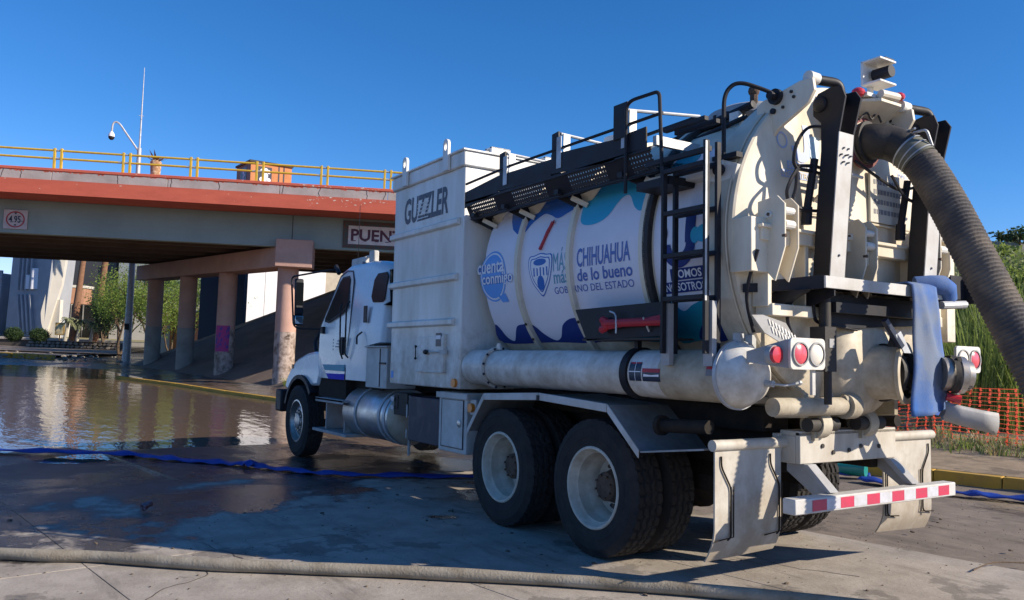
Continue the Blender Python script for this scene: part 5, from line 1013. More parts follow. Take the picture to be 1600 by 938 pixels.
# pier: cap beam along the road direction with round pillars
az = radians(8) - radians(-115)
def rd(u): return (BI @ Vector((22.6 + u * C8, -3.4 + u * S8, 0)))
p0 = rd(-.55); p1 = rd(15.2)
q = MB(); dv = (p1 - p0).normalized(); sd = Vector((dv.y, -dv.x, 0))
cap = [p0 - sd * .50, p0 + sd * .50, p1 + sd * .5, p1 - sd * .5]
MB().prism([(p.x, p.y, 4.08) for p in cap], (0, 0, .68)).build('pier_cap', pinkc, BR, bevel=.02)
MB().box(-.42, -.45, 4.06, .78, .42, 4.98).build('cap_end', pinkc, BR, bevel=.02)
stain = mat('pillar_stains', (0.50, 0.40, 0.34), 0.95, 0, (0.16, 0.115, 0.09), 5, 0.45, 0.6, 14, contrast=.12)
grafm = [mat('pink_graffiti', (.45, .05, .22), .7), mat('violet_graffiti', (.14, .06, .30), .7)]
for i, u in enumerate((0.0, 5.2, 9.5, 13.8)):
    c = rd(u); q = MB(); q.cyl((c.x, c.y, 1.9), (c.x, c.y, 4.08), .35, 32); pc = q.build('pillar', pinkc, BR, smooth=40)
    q = MB(); q.cyl((c.x, c.y, -.3), (c.x, c.y, 1.9), .352, 32, .355); q.build('pillar_base', stain if i in (0, 1) else conc, pc, smooth=40)
    if i == 1:
        vs = []
        for k in range(9):
            a = radians(-150 + 12 * k) ; vs += [(c.x + .36 * cos(a), c.y + .36 * sin(a), 1.05), (c.x + .36 * cos(a), c.y + .36 * sin(a), 2.05)]
        q = MB(); q.add(vs, [(2 * k, 2 * k + 1, 2 * k + 3, 2 * k + 2) for k in range(8)]); q.build('graffiti', grafm[0], pc, recalc=False)
        q = MB(); random.seed(4)
        for k in range(24):
            a = radians(random.uniform(-148, -60)); z = random.uniform(1.1, 1.9); h = random.uniform(.05, .22); w = random.uniform(.03, .10); q.add([(c.x + .363 * cos(a), c.y + .363 * sin(a), z), (c.x + .363 * cos(a + w * 3), c.y + .363 * sin(a + w * 3), z + .03), (c.x + .363 * cos(a + w * 3), c.y + .363 * sin(a + w * 3), z + h), (c.x + .363 * cos(a), c.y + .363 * sin(a), z + h * .7)], [(0, 1, 2, 3)])
        q.build('graffiti_strokes', grafm[1], pc, recalc=False)
    if i == 0:
        q = MB()
        for k in range(7):
            a = radians(-72 + random.uniform(-9, 9)); z = 1.72 + random.uniform(-.1, .1); q.add([(c.x + .362 * cos(a), c.y + .362 * sin(a), z), (c.x + .362 * cos(a + .16), c.y + .362 * sin(a + .16), z + .01), (c.x + .362 * cos(a + .16), c.y + .362 * sin(a + .16), z + .03), (c.x + .362 * cos(a), c.y + .362 * sin(a), z + .025)], [(0, 1, 2, 3)])
        q.build('graffiti', crackm, pc, recalc=False)
# thin downpipe crack line
MB().box(.028, -.004, 4.98, .052, 0, 5.84).build('expansion_joint', crackm, BR)
def bobj(q, name, mt_, **k): o = q.build(name, mt_, None, **k); o.matrix_world = BM; return o
# height limit sign
hsn = bobj(MB().box(-9.02, -.06, 4.88, -8.30, -.03, 5.50), 'height_limit_sign', mat('sign_white', (.62, .56, .55), .5, 0, (.42, .38, .36), 3, .3), bevel=.004); tag(hsn, 'square white clearance sign with a red ring on the bridge girder', 'sign')
signred = mat('sign_red', (.42, .04, .05), .5)
def bm_mark(me, s0, z0, name, mt_, par, t=-.065): return place_mark(me, lambda u, v: (s0 + u, t, z0 + v), name, mt_, par)
bm_mark(ring_mesh(0, 0, .285, .265, .04), -8.66, 5.19, 'sign_ring', signred, hsn)
bm_mark(fit(text_mesh('4.95', 1, .02), .36, .23), -8.86, 5.08, 'sign_number', ink, hsn); bm_mark(fit(text_mesh('m', 1, .0), .06, .05), -8.49, 5.11, 'sign_number', ink, hsn)
bm_mark(poly_mesh([[(-.05, .22), (.05, .22), (0, .16)], [(-.05, -.20), (.05, -.20), (0, -.14)]]), -8.66, 5.19, 'sign_triangle', ink, hsn)
# tiled bridge name sign
gt = mat('green_tile_border', (.045, .075, .06), .4, 0, (.14, .055, .04), 14, .5, contrast=.08)
ns = bobj(MB().box(1.72, -.05, 4.84, 6.6, -.01, 5.76), 'bridge_name_sign', gt, bevel=.004); tag(ns, 'white tiled bridge name sign reading PUEN with dark green border', 'sign')
MB().box(1.90, -.056, 4.97, 6.42, -.05, 5.60).build('sign_face', mat('tile_white', (.80, .74, .71), .35, 0, (.56, .50, .48), 6, .4), ns)
mroon = mat('maroon_glaze', (.10, .012, .03), .4)
bm_mark(fit(text_mesh('PUENTE', 1, .03), 2.02, .40), 1.99, 5.09, 'sign_lettering', mroon, ns, -.059)
for i, (a, w) in enumerate(((2.00, .16), (2.42, .1), (2.80, .12), (3.15, .12))):
    MB().box(a, -.0592, 5.075, a + w, -.0585, 5.105).build('letter_serif', mroon, ns)
# orange kiosk up on the deck
KR = empty('orange_kiosk'); KR.matrix_world = BM @ Matrix.Translation((-2.15, 4, 6.15)) @ Matrix.Rotation(radians(28), 4, 'Z'); tag(KR, 'orange box kiosk with dark logo panels up on the overpass', 'kiosk')
og = mat('orange_panel', (.56, .22, .07), .6, 0, (.40, .16, .06), 3, .3); brn = mat('shaded_orange_panel', (.14, .05, .03), .6)
MB().box(0, 0, 0, 1.62, 1.7, 2.22).build('kiosk_body', og, KR); MB().box(-.06, -.06, 2.22, 1.66, 1.75, 2.30).build('kiosk_roof', blackd, KR)
MB().box(-.01, 0.0, 0, -.002, 1.7, 2.2).build('kiosk_side', brn, KR)  # side turned from the sun; its shade is put into the brown
for par_ in (0,):
    MB().box(.28, -.012, 1.42, .82, -.002, 2.10).build('logo_panel', ink, KR); q = MB()
    for (x, z, r) in ((.45, 1.93, .09), (.58, 1.96, .10), (.70, 1.92, .08), (.44, 1.60, .10), (.57, 1.54, .10), (.70, 1.60, .09), (.56, 1.76, .12)): q.cyl((x, -.012, z), (x, -.018, z), r, 12)
    q.build('logo_figure', vwhite, KR)
    MB().box(-.02, .45, 1.42, -.01, 1.2, 2.1).build('logo_panel', ink, KR); q = MB()
    for (y, z, r) in ((.8, 1.93, .1), (.8, 1.75, .06), (.8, 1.56, .12), (.66, 1.8, .05)): q.cyl((-.02, y, z), (-.026, y, z), r, 12)
    q.build('logo_figure', paleblue, KR)
for x in (1.08, 1.28): MB().box(x, -.01, 0, x + .05, -.002, 2.2).build('kiosk_seam', ink, KR)
# pruned palm stub beyond the railing
PS = empty('palm_stub'); PS.matrix_world = BM @ Matrix.Translation((-6.2, 6, 6.5)); tag(PS, 'short brown palm trunk with a spiky top behind the yellow railing', 'palm')
pbk = mat('palm_bark', (.36, .20, .10), .9, 0, (.62, .48, .34), 9, .45, .4, 20, contrast=.08)
MB().lathe([(0, .18), (1.6, .19), (2.0, .22), (2.1, .12)], (0, 0, 0), (0, 0, 1), 14).build('trunk', pbk, PS)
q = MB()
for k in range(22): a = k * 2.4; r = .30 + .1 * (k % 3); q.add([(0.08 * cos(a + 1.5), .08 * sin(a + 1.5), 2.0), (-.08 * cos(a + 1.5), -.08 * sin(a + 1.5), 2.0), (r * cos(a), r * sin(a), 2.15 + .35 * ((k * 7) % 5) / 5)], [(0, 1, 2)])
q.build('frond_stubs', mat('dry_frond', (.16, .09, .05), .8), PS, recalc=False)
q = MB(); q.tube([(-5.0, 5, 6.75), (-3.2, 5, 6.74), (-2.2, 5, 6.70)], .05, 8); o = bobj(q, 'white_pipe', vwhite); tag(o, 'thin white bent pipe lying along the overpass deck', 'pipe')
# ---------------------------------------------------------------- camera mast beyond the overpass
CM = empty('camera_mast', (38.6, -.72, 0)); tag(CM, 'tall grey mast with a dome camera arm and aerial beyond the overpass', 'mast')
MB().lathe([(0, .26), (.1, .26), (.12, .20), (2.2, .17), (10.6, .10), (10.65, 0)], (0, 0, 0), (-.01, 0, 1), 16).build('pole', galv, CM)
MB().lathe([(0, .05), (4.1, .012)], (-.10, 0, 10.5), (-.015, 0, 1), 8).build('aerial', galv, CM)
q = MB(); q.tube([(-.14, -.12, 12.2), (-.14, .12, 12.2)], .012, 5); q.tube([(-.24, 0, 12.0), (-.04, 0, 12.1)], .012, 5); q.build('aerial_spreader', galv, CM)
w0 = Vector((38.6, -.72, 0)); A_ = Vector((-.12, 0, 10.4)); Bm = Vector((.05, .95, 11.6)); 
q = MB(); q.tube(rounded([A_, Vector((-.05, .55, 11.15)), Vector((.0, .98, 11.75)), Vector((.05, 1.22, 11.72)), Vector((.05, 1.25, 11.2))], .25, 8), .045, 8); q.build('camera_arm', galv, CM)
q = MB(); q.lathe([(0, .05), (-.12, .13), (-.25, .15)], (.05, 1.25, 11.25), (0, 0, 1), 16); q.build('camera_housing', vwhite, CM); q = MB(); q.sph((.05, 1.25, 10.97), .14, 14); q.build('camera_dome', black, CM)
q = MB(); q.box(-.2, -.2, .9, .2, .2, 1.5) if False else q.box(-.28, .0, 1.7, -.14, .2, 2.0); q.build('junction_box', blackd, CM)

# ---------------------------------------------------------------- paved bank under the overpass and the walls beyond
def bank_pt(u, d): x = 37.2 + u * C8 + d * S8; y = -.7 + u * S8 - d * C8; return (x, y, -.03 + .51 * min(d, 9.2) + (0 if d < 9.2 else .0))
bk_m = mat('bank_paving', (0.24, 0.185, 0.15), 0.9, 0, (0.15, 0.11, 0.09), .8, .5, .4, 12)
# far edge follows the back of the deck, so u limit depends on d
def ulim(d):
    # world point on the line t = 12.6
    lo = -20; hi = 20
    for _ in range(40):
        mid = (lo + hi) / 2; p = BI @ Vector(bank_pt(mid, d)); 
        if p.y < 12.6: lo = mid
        else: hi = mid
    return lo
B2 = empty('paved_bank'); struct(B2)
rows_ = [0, 1.2, 2.4, 3.6, 4.8, 6.0, 7.2, 8.4, 9.2]
for i in range(len(rows_) - 1):
    d0, d1 = rows_[i] + .01, rows_[i + 1] - .01
    ua, ub = -22.0, min(ulim(d0), ulim(d1)) if False else None
    u = -22.0
    while u < 6:
        u1 = u + 1.9; e0 = min(u1 - .02, ulim(d0)); e1_ = min(u1 - .02, ulim(d1))
        if e0 > u + .1 and e1_ > u + .1:
            P4 = [bank_pt(u, d0), bank_pt(e0, d0), bank_pt(e1_, d1), bank_pt(u, d1)]
            q = MB(); q.prism(P4, (0, 0, -.12)); q.build('bank_slab', bk_m, B2, smooth=0)
        u = u1
q = MB(); P4 = [bank_pt(-22, 9.2), bank_pt(ulim(9.2), 9.2), bank_pt(ulim(9.2) + 0, 22), bank_pt(-22, 22)]; q.prism([(p[0], p[1], 4.66) for p in P4], (0, 0, -.2)); q.build('bank_top', bk_m, B2)
# light edging down the end of the bank
q = MB(); a = bank_pt(ulim(0), 0); c = bank_pt(ulim(9.2), 9.2); q.beam((a[0], a[1], a[2] + .0), (c[0], c[1], c[2] + .0), .22, .14); q.build('bank_edging', conc, B2)
# walls beyond: white, plus its deck-shaded part as a wall coloured dark
def wall_w(u, d, z0, z1, L, az_, name, mt_, label, th=.25):
    p = Vector((-5.12528266, 5.3331, 0)) + (Vector((Vw.x, Vw.y, 0)) * 1285.1 + Vector((Rw.x, Rw.y, 0)) * (u - 800)) * d / 1285.1
    o = MB().box(0, 0, z0, L, th, z1).build(name, mt_, None, bevel=.01); o.location = (p.x, p.y, 0); o.rotation_euler = (0, 0, radians(az_)); tag(o, label, 'wall'); return o
wall_w(312, 42, 0, 7.4, 3.0, -150, 'boundary_wall', mat('shaded_wall_paint', (.035, .05, .075), .7, 0, (.05, .065, .09), 2, .5), 'wall coloured dark for deck shade beyond the bank behind the second pillar')
ww = wall_w(372, 49, 1.0, 9, 5.6, -84, 'boundary_wall', mat('white_wall_paint', (.78, .77, .78), .8, 0, (.68, .66, .66), 1, .35), 'white wall beyond the bank between pillar and cab')
MB().box(1.6, -.01, 1.0, 1.64, 0, 9).build('wall_joint', grey, ww)
wall_w(456, 54, 1.5, 9, 12, -84, 'boundary_wall', mat('beige_block_wall', (.50, .44, .34), .9, 0, (.36, .31, .25), 3, .5), 'beige wall at the head of the bank seen past the cab mirror')

# ---------------------------------------------------------------- vegetation helpers
def leafmat(name, a, c, tr=.25):
    M = mat(name, a, .6, 0, c, 1.7, .5, contrast=.1); b = M.node_tree.nodes['Principled BSDF']; b.inputs['Subsurface Weight'].default_value = 0
    n = M.node_tree.nodes; l = M.node_tree.links; t = n.new('ShaderNodeBsdfTranslucent'); mx = n.new('ShaderNodeMixShader'); mx.inputs[0].default_value = tr
    t.inputs[0].default_value = (*[min(1, x * 1.6) for x in a], 1); l.new(b.outputs[0], mx.inputs[1]); l.new(t.outputs[0], mx.inputs[2]); l.new(mx.outputs[0], n['Material Output'].inputs[0]); return M
lf1 = leafmat('palo_verde_leaves', (.24, .31, .05), (.09, .15, .03), .4); lf2 = leafmat('dark_leaves', (.045, .085, .025), (.025, .045, .015)); lf3 = leafmat('reed_leaves', (.20, .26, .06), (.085, .13, .035), .35); lf4 = leafmat('pale_weeds', (.30, .32, .17), (.16, .17, .09)); lf5 = leafmat('dry_straw', (.42, .32, .17), (.24, .17, .09))
bark = mat('bark', (.16, .11, .07), .9, 0, (.08, .055, .035), 8, .5, .4); pbark = mat('palm_trunk_bark', (.30, .15, .085), .95, 0, (.16, .085, .05), 6, .5, .5, 14, stretch=(1, 1, 3)); stump = mat('pale_bark', (.42, .38, .30), .9)
def leaves(q, c, rad, n, size, flat=1.0, droop=0):
    for _ in range(n):
        while True:
            v = Vector((random.uniform(-1, 1), random.uniform(-1, 1), random.uniform(-1, 1)))
            if v.length < 1: break
        p = Vector(c) + Vector((v.x * rad[0], v.y * rad[1], v.z * rad[2])); a = Vector((random.gauss(0, 1), random.gauss(0, 1), random.gauss(0, .6 * flat) - droop)).normalized() * size * random.uniform(.6, 1.4); w = a.orthogonal().normalized() * size * .3; w.rotate(Matrix.Rotation(random.uniform(0, 6), 3, a.normalized()))
        q.add([p, p + a * .5 + w, p + a, p + a * .5 - w], [(0, 1, 2, 3)])
def tree(name, base, h, spread, mt_, label, cat, nb=9, nl=420, size=.14, seed=1, low=.35, group=None, trunk=bark, tr=.07):
    random.seed(seed); E_ = empty(name, base); tag(E_, label, cat, group); q = MB(); tips = []
    def limb(p, d, L, r, lev):
        P_ = [p]; 
        for k in range(4): d = (d + Vector((random.gauss(0, .16), random.gauss(0, .16), random.gauss(0.02, .08)))).normalized(); P_.append(P_[-1] + d * L / 4)
        q.tube(P_, lambda t: r * (1 - .55 * t), 6); tips.append((P_[2], lev)); tips.append((P_[-1], lev))
        if lev < 2:
            for _ in range(3 if lev else nb // 2):
                b_ = P_[random.choice((2, 3, 4))]; limb(b_, (d + Vector((random.gauss(0, .6), random.gauss(0, .6), random.uniform(0, .5)))).normalized(), L * random.uniform(.5, .75), r * .5, lev + 1)
    for k in range(3): a = k * 2.1 + random.random(); limb(Vector((0, 0, 0)), Vector((.35 * cos(a), .35 * sin(a), 1)).normalized(), h * .5, tr, 0)
    q.build('trunk', trunk, E_); q = MB()
    for p, lev in tips:
        if p.z > h * low: leaves(q, p * 1.0, (spread * .22, spread * .22, spread * .17), nl // 12, size)
    q.build('crown', mt_, E_, recalc=False, smooth=0, kind=None); return E_
# ================================================================ far left: buildings, planter, palms (local x right, y away, z up)
BF = Matrix.Translation(Vector((-5.12528266, 5.3331, 0)) + Vector((.84, -.5426, 0)).normalized() * 0) @ Matrix.Identity(4)
fx = Vector((Rw.x, Rw.y, 0)).normalized(); fy = Vector((Vw.x, Vw.y, 0)).normalized()
def bgp(u, v, d):                     # point for laying out the far side, metres
    return Vector((-5.12528266, 5.3331, 1.92106383)) + (Vw * 1285.1 + Rw * (u - 800) - Uw * (v - 469)) * d / 1285.1
azx = atan2(fx.y, fx.x)
def frame_at(u, v, d): p = bgp(u, v, d); return p, azx
K = 60 / 1285.1
# concrete civic building with slanted fins
p = bgp(66, 520, 60); CB = empty('concrete_building', (p.x, p.y, 0), azx + radians(0)); tag(CB, 'grey brutalist concrete building with vertical grooves and a leaning lit edge', 'building')
cgrey = mat('civic_concrete', (.36, .375, .41), .85, 0, (.28, .29, .32), 1.2, .4, .1); clit = mat('sunlit_concrete', (.66, .62, .54), .85, 0, (.55, .51, .44), 1.2, .4, .1)  # clit is the same concrete made paler, sunlight put into the colour
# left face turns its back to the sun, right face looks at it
lf = lambda pts, off, th: [(x, off - x * .75, z) for x, z in pts]
q = MB(); F = [(-3.75, .8), (0.05, .8), (.55, 7.0), (-3.45, 7.0)]
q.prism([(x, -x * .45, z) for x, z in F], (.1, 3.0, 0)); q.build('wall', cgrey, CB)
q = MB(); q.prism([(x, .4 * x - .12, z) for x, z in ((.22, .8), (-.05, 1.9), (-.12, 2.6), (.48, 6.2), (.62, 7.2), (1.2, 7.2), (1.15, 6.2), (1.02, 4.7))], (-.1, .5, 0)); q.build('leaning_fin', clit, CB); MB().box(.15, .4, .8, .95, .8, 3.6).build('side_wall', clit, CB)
def pf(x, z, o): x = x * 1.28; return (x - .41 * o, -.45 * x - .91 * o, z)
for x in (-1.98, -1.66, -1.34, -.98): MB().add([pf(x - .06, 4.25, 0), pf(x + .06, 4.25, 0), pf(x + .06, 4.25, .24), pf(x - .06, 4.25, .24), pf(x - .02, 7.0, 0), pf(x + .10, 7.0, 0), pf(x + .10, 7.0, .24), pf(x - .02, 7.0, .24)], [(0, 1, 2, 3), (4, 5, 6, 7), (0, 1, 5, 4), (1, 2, 6, 5), (2, 3, 7, 6), (3, 0, 4, 7)]).build('upper_groove_fin', cgrey, CB)
for x in (-1.95, -1.63, -1.31, -.99): MB().add([pf(x + .32, 1.0, 0), pf(x + .46, 1.0, 0), pf(x + .46, 1.0, .24), pf(x + .32, 1.0, .24), pf(x - .06, 3.9, 0), pf(x + .06, 3.9, 0), pf(x + .06, 3.9, .24), pf(x - .06, 3.9, .24)], [(0, 1, 2, 3), (4, 5, 6, 7), (0, 1, 5, 4), (1, 2, 6, 5), (2, 3, 7, 6), (3, 0, 4, 7)]).build('lower_groove_fin', cgrey, CB)
for x, z0, z1 in ((-1.24, 4.3, 5.35), (-.84, 4.3, 5.85)): MB().prism([pf(x, z0, .30), pf(x + .24, z0 + .02, .06), pf(x + .24, z1, .06), pf(x, z1, .30)], (.04, .03, 0)).build('lit_slot', vwhite, CB)  # white strips, the sun in the slots put into the colour
# low wing left
MB().prism([(-11, 2.2, .8), (-4.6, 2.2, .8), (-4.6, 2.2, 5.5), (-11, 2.2, 5.5)], (0, 2, 0)).build('wing_wall', cgrey, CB); MB().box(-11.2, 2.0, 5.0, -4.5, 2.2, 5.7).build('wing_cornice', cgrey, CB)
MB().box(-10.5, 2.17, 1.2, -4.9, 2.2, 3.9).build('wing_window', mat('dark_opening', (.02, .02, .03), .3), CB)
# white house with terracotta canopy
p = bgp(100, 520, 66); WH = empty('white_building', (p.x, p.y, 0), azx); tag(WH, 'white building with a terracotta canopy over a dark entrance behind palms', 'building')
wrn = mat('white_render', (.60, .58, .53), .85, 0, (.50, .47, .42), 1.2, .4); terr = mat('terracotta_band', (.42, .22, .14), .85, 0, (.30, .16, .10), 3, .4); drkop = mat('dark_doorway', (.018, .02, .022), .4)
MB().box(-1.3, 0, .7, -.55, 6, 4.4).build('wall', wrn, WH)
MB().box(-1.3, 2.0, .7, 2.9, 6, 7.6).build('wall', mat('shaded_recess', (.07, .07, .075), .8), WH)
MB().box(3.3, .6, .7, 11, 6, 3.0).build('wall', wrn, WH); MB().box(3.4, 1.4, 4.4, 11, 6, 7.8).build('upper_wall', mat('grey_render', (.42, .44, .42), .85, 0, (.34, .35, .33), 2, .4), WH)
MB().prism([(-.6, -1.6, 3.45), (1.6, -.3, 3.45), (1.6, -.3, 4.75), (-.6, -1.6, 4.75)], (-.2, 1.6, 0)).build('canopy', terr, WH, bevel=.03); MB().prism([(-.65, -1.7, 4.75), (1.7, -.32, 4.75), (1.7, -.32, 4.95), (-.65, -1.7, 4.95)], (-.2, 1.7, 0)).build('canopy_coping', wrn, WH); q = MB(); q.prism([(-.4, -1.5, 3.38), (.7, -.85, 3.38), (.7, -.85, 3.45), (-.4, -1.5, 3.45)], (0, .05, 0)); q.build('canopy_light', vwhite, WH)
MB().box(-1.2, 1.9, .8, 2.8, 2.0, 3.4).build('doorway', drkop, WH)
for x in (.4, 1.4, 2.4): MB().box(x, 1.86, .8, x + .08, 1.9, 3.8).build('door_mullion', grey, WH)
for x in (5.6, 7.2, 8.8): MB().box(x, 1.37, 5.2, x + .9, 1.4, 6.8).build('window', drkop, WH)
# planter wall with stone facing
p = bgp(-20, 545, 58); PW = empty('planter_wall', (p.x, p.y, 0), azx); tag(PW, 'low planter wall with rubble stone facing in front of the far buildings', 'wall')
pcn = mat('planter_coping', (.50, .45, .38), .85, 0, (.38, .33, .27), 3, .4); stn = mat('rubble_stone', (.40, .36, .31), .9, 0, (.20, .17, .14), 2.5, .6, .5)
MB().box(-6, 0, -.1, 9.4, 1.0, .62).build('wall_core', mat('dark_mortar', (.09, .075, .06), .95), PW); MB().box(-6, -.12, .62, 9.5, 1.1, .78).build('coping', pcn, PW, bevel=.02)
random.seed(21); x = 2.2
stones = []
for r_ in range(3):
    x = 2.6 + .15 * r_
    while x < 9.2:
        w = random.uniform(.22, .46); q = MB(); z0 = -.05 + .22 * r_; h = random.uniform(.17, .2)
        pts = [(x + w * (.5 + .47 * cos(a + random.uniform(-.15, .15))), -.02, z0 + h * (.5 + .5 * sin(a))) for a in [2 * pi * i / 7 for i in range(7)]]
        q.prism(pts, (0, -.07 - random.random() * .06, 0)); q.build('stone', stn, PW, smooth=0); x += w + .02
# raised lawn strip behind
b_ = MB(); b_.add([(-8, .9, .70), (14, .9, .70), (14, 14, .80), (-8, 14, .80)], [(0, 1, 2, 3)]); lawn = b_.build('lawn_bed', mat('dry_lawn', (.20, .20, .09), .95, 0, (.30, .24, .14), 3, .5, .4), PW, recalc=False)
# road rising on the far side, its kerb and a rubble edge
# palms with brown trunks
def palm(u, d, h, seed, label, r=.24, crown=True, rt=None):
    random.seed(seed); p = bgp(u, 520, d); E_ = empty('palm_tree', (p.x, p.y, .7)); tag(E_, label, 'palm', 'palms before the far buildings')
    q = MB(); lean = (.10 if h > 4 else .02); ht = h; q.tube([(lean * fx.x * k, lean * fx.y * k, ht * k / 8) for k in range(9)], lambda t: r * (1.25 - .35 * t) + .015 * sin(t * 60), 12); q.build('trunk', pbark if rt is None else rt, E_)
    q = MB(); tp = Vector((lean * fx.x * 8, lean * fx.y * 8, ht))
    for k in range(34):
        a = random.uniform(0, 2 * pi); el = random.uniform(-.7, 1.1); L = random.uniform(.8, 1.3) * (1.5 if h > 4 else .42); P_ = [tp + Vector((cos(a) * L * t, sin(a) * L * t, L * (el * t - 1.0 * t * t))) for t in (0, .25, .5, .75, 1)]
        sd_ = Vector((-sin(a), cos(a), 0))
        for i in range(4):
            w0_, w1_ = (.02 + .25 * L * .5 * sin(pi * min(1, i / 4 + .05))), (.02 + .25 * L * .5 * sin(pi * min(1, (i + 1) / 4)))
            for sg in (1, -1): q.add([P_[i], P_[i + 1], P_[i + 1] + sd_ * sg * w1_ + Vector((0, 0, -.1 * L)), P_[i] + sd_ * sg * w0_ + Vector((0, 0, -.1 * L))], [(0, 1, 2, 3)])
    q.build('crown', lf2 if h > 4 else lf4, E_, recalc=False, smooth=0); return E_
palm(113, 57, 10.4, 1, 'tall brown palm trunk leaning right before the dark entrance', .19); palm(148, 58, 10.5, 2, 'tall brown palm trunk standing right of the canopy', .21)
palm(102, 55.5, 1.5, 3, 'small pale palm beside the yellow notice board', .10, rt=stump); palm(121, 56, 1.4, 4, 'small pale palm between the two tall palm trunks', .09, rt=stump); palm(142, 57, 1.3, 5, 'small pale palm just left of the second tall trunk', .09, rt=stump)
p = bgp(93, 520, 55.4); NB = empty('notice_board', (p.x, p.y, .72), azx); tag(NB, 'small yellow notice board on the planter', 'sign')
MB().box(-.32, 0, .35, .32, .06, 1.2).build('board', mat('ochre', (.45, .30, .10), .6), NB); MB().box(-.22, -.01, .45, .22, 0, 1.05).build('board_face', mat('pale_ochre', (.62, .50, .28), .6), NB); MB().box(-.04, .01, 0, .04, .05, .35).build('post', bark, NB)
def gp(u, d, z=0.0): p = bgp(u, 540, d); return (p.x, p.y, z)
tree('palo_verde_tree', gp(186, 50), 6.3, 4.6, lf1, 'yellow green palo verde tree left of the camera mast', 'tree', nb=8, nl=950, size=.11, seed=3, low=.38, tr=.09)
tree('palo_verde_tree', gp(232, 46), 6.0, 4.6, lf1, 'yellow green palo verde tree between mast and first pillar', 'tree', nb=9, nl=950, size=.11, seed=8, low=.3, tr=.08)
tree('palo_verde_tree', gp(268, 50), 6.2, 4.2, lf1, 'green tree seen between the two farthest pillars', 'tree', nb=9, nl=900, size=.11, seed=12, low=.25)
tree('palo_verde_tree', gp(322, 56), 7.6, 3.4, lf1, 'green tree top showing above the wall coloured dark for deck shade', 'tree', nb=8, nl=500, size=.16, seed=15, low=.5)
tree('dark_shrub', gp(160, 56, .7), 4.0, 3.0, lf2, 'dense dark green shrub behind the second palm', 'shrub', nb=9, nl=900, size=.14, seed=18, low=.1)
tree('dark_shrub', gp(60, 55.5, .72), .55, 2.4, lf2, 'low dark shrub at the foot of the concrete building', 'shrub', nb=8, nl=600, size=.1, seed=19, low=.05)
tree('dark_shrub', gp(20, 55.5, .72), .5, 2.4, lf2, 'low dark shrub on the planter at the left edge', 'shrub', nb=8, nl=600, size=.1, seed=20, low=.05)
p = bgp(278, 520, 52); OB = empty('orange_shed', (p.x, p.y, 0), azx); tag(OB, 'small orange shed seen between the far pillars', 'shed'); MB().box(-.5, 0, 0, .9, 1.4, 2.9).build('shed_wall', mat('orange_render', (.55, .18, .05), .8), OB); MB().box(-1.8, .5, 0, -.5, 1.6, 2.6).build('shed_side', wrn, OB); MB().box(-1.9, -.1, 2.9, 1.0, 1.6, 3.0).build('shed_roof', grey, OB)
# far wall of vegetation and buildings that close the view
random.seed(30)
hz = empty('distant_block'); p = bgp(270, 520, 75); hz.location = (p.x, p.y, 0); hz.rotation_euler = (0, 0, azx); tag(hz, 'pale flat building far behind the trees right of the mast', 'building')
MB().box(-5, 0, 0, 7, 8, 4.6).build('wall', wrn, hz); MB().box(-5.2, -.2, 4.6, 7.2, 8.2, 4.9).build('roof', grey, hz)
for x in (-3.6, -1.6, .4, 2.4, 4.4): MB().box(x, -.03, 1.6, x + 1.1, 0, 3.2).build('window', drkop, hz)
# yellow kerb of the far road
q_ = empty('kerb'); struct(q_)
a = bgp(-40, 566, 43.5); c = bgp(84, 569, 41.8)
for k in range(6):
    s0, s1 = k / 6, (k + 1) / 6 - .01; A2 = a.lerp(c, s0); B2_ = a.lerp(c, s1); MB().beam((A2.x, A2.y, .13), (B2_.x, B2_.y, .13), .22, .26).build('kerb_stone', yel, q_, bevel=.02)
# muddy bank with rubble between water and far road
fr = mat('far_road', (.30, .25, .21), .9, 0, (.15, .115, .09), .35, .5, .4, 8)
def strip(pts, name, mt_, z): q = MB(); q.add([(*bgp(u, v, d).xy, zz) for (u, v, d), zz in zip(pts, z)], [tuple(range(len(pts)))]); return struct(q.build(name, mt_, recalc=False))
strip([(-60, 560, 45), (92, 560, 44), (190, 560, 50), (185, 545, 58), (-60, 545, 58)], 'far_road', fr, (.16, .16, .14, .14, .15))
q = MB(); random.seed(9)
for k in range(90):
    p = bgp(random.uniform(-10, 200), 550, random.uniform(39, 47)); r = random.uniform(.03, .14); q.sph((p.x, p.y, .14 + r * .2), r, 6, (random.uniform(.8, 1.6), random.uniform(.8, 1.5), .6))
o = q.build('rubble', stn, smooth=0); tag(o, 'scattered rubble on the muddy shoulder beyond the water', 'rubble', kind='stuff')
q = MB(); P_ = [bgp(u, v, 47) for u, v in ((0, 545), (40, 549), (58, 549), (80, 551), (92, 557), (120, 558), (190, 556))]; q.tube(smoothpath([(p.x, p.y, .20) for p in P_], 5), .05, 6); o = q.build('drain_pipe', frame_m); tag(o, 'thin dark pipe lying on the far road shoulder', 'pipe')
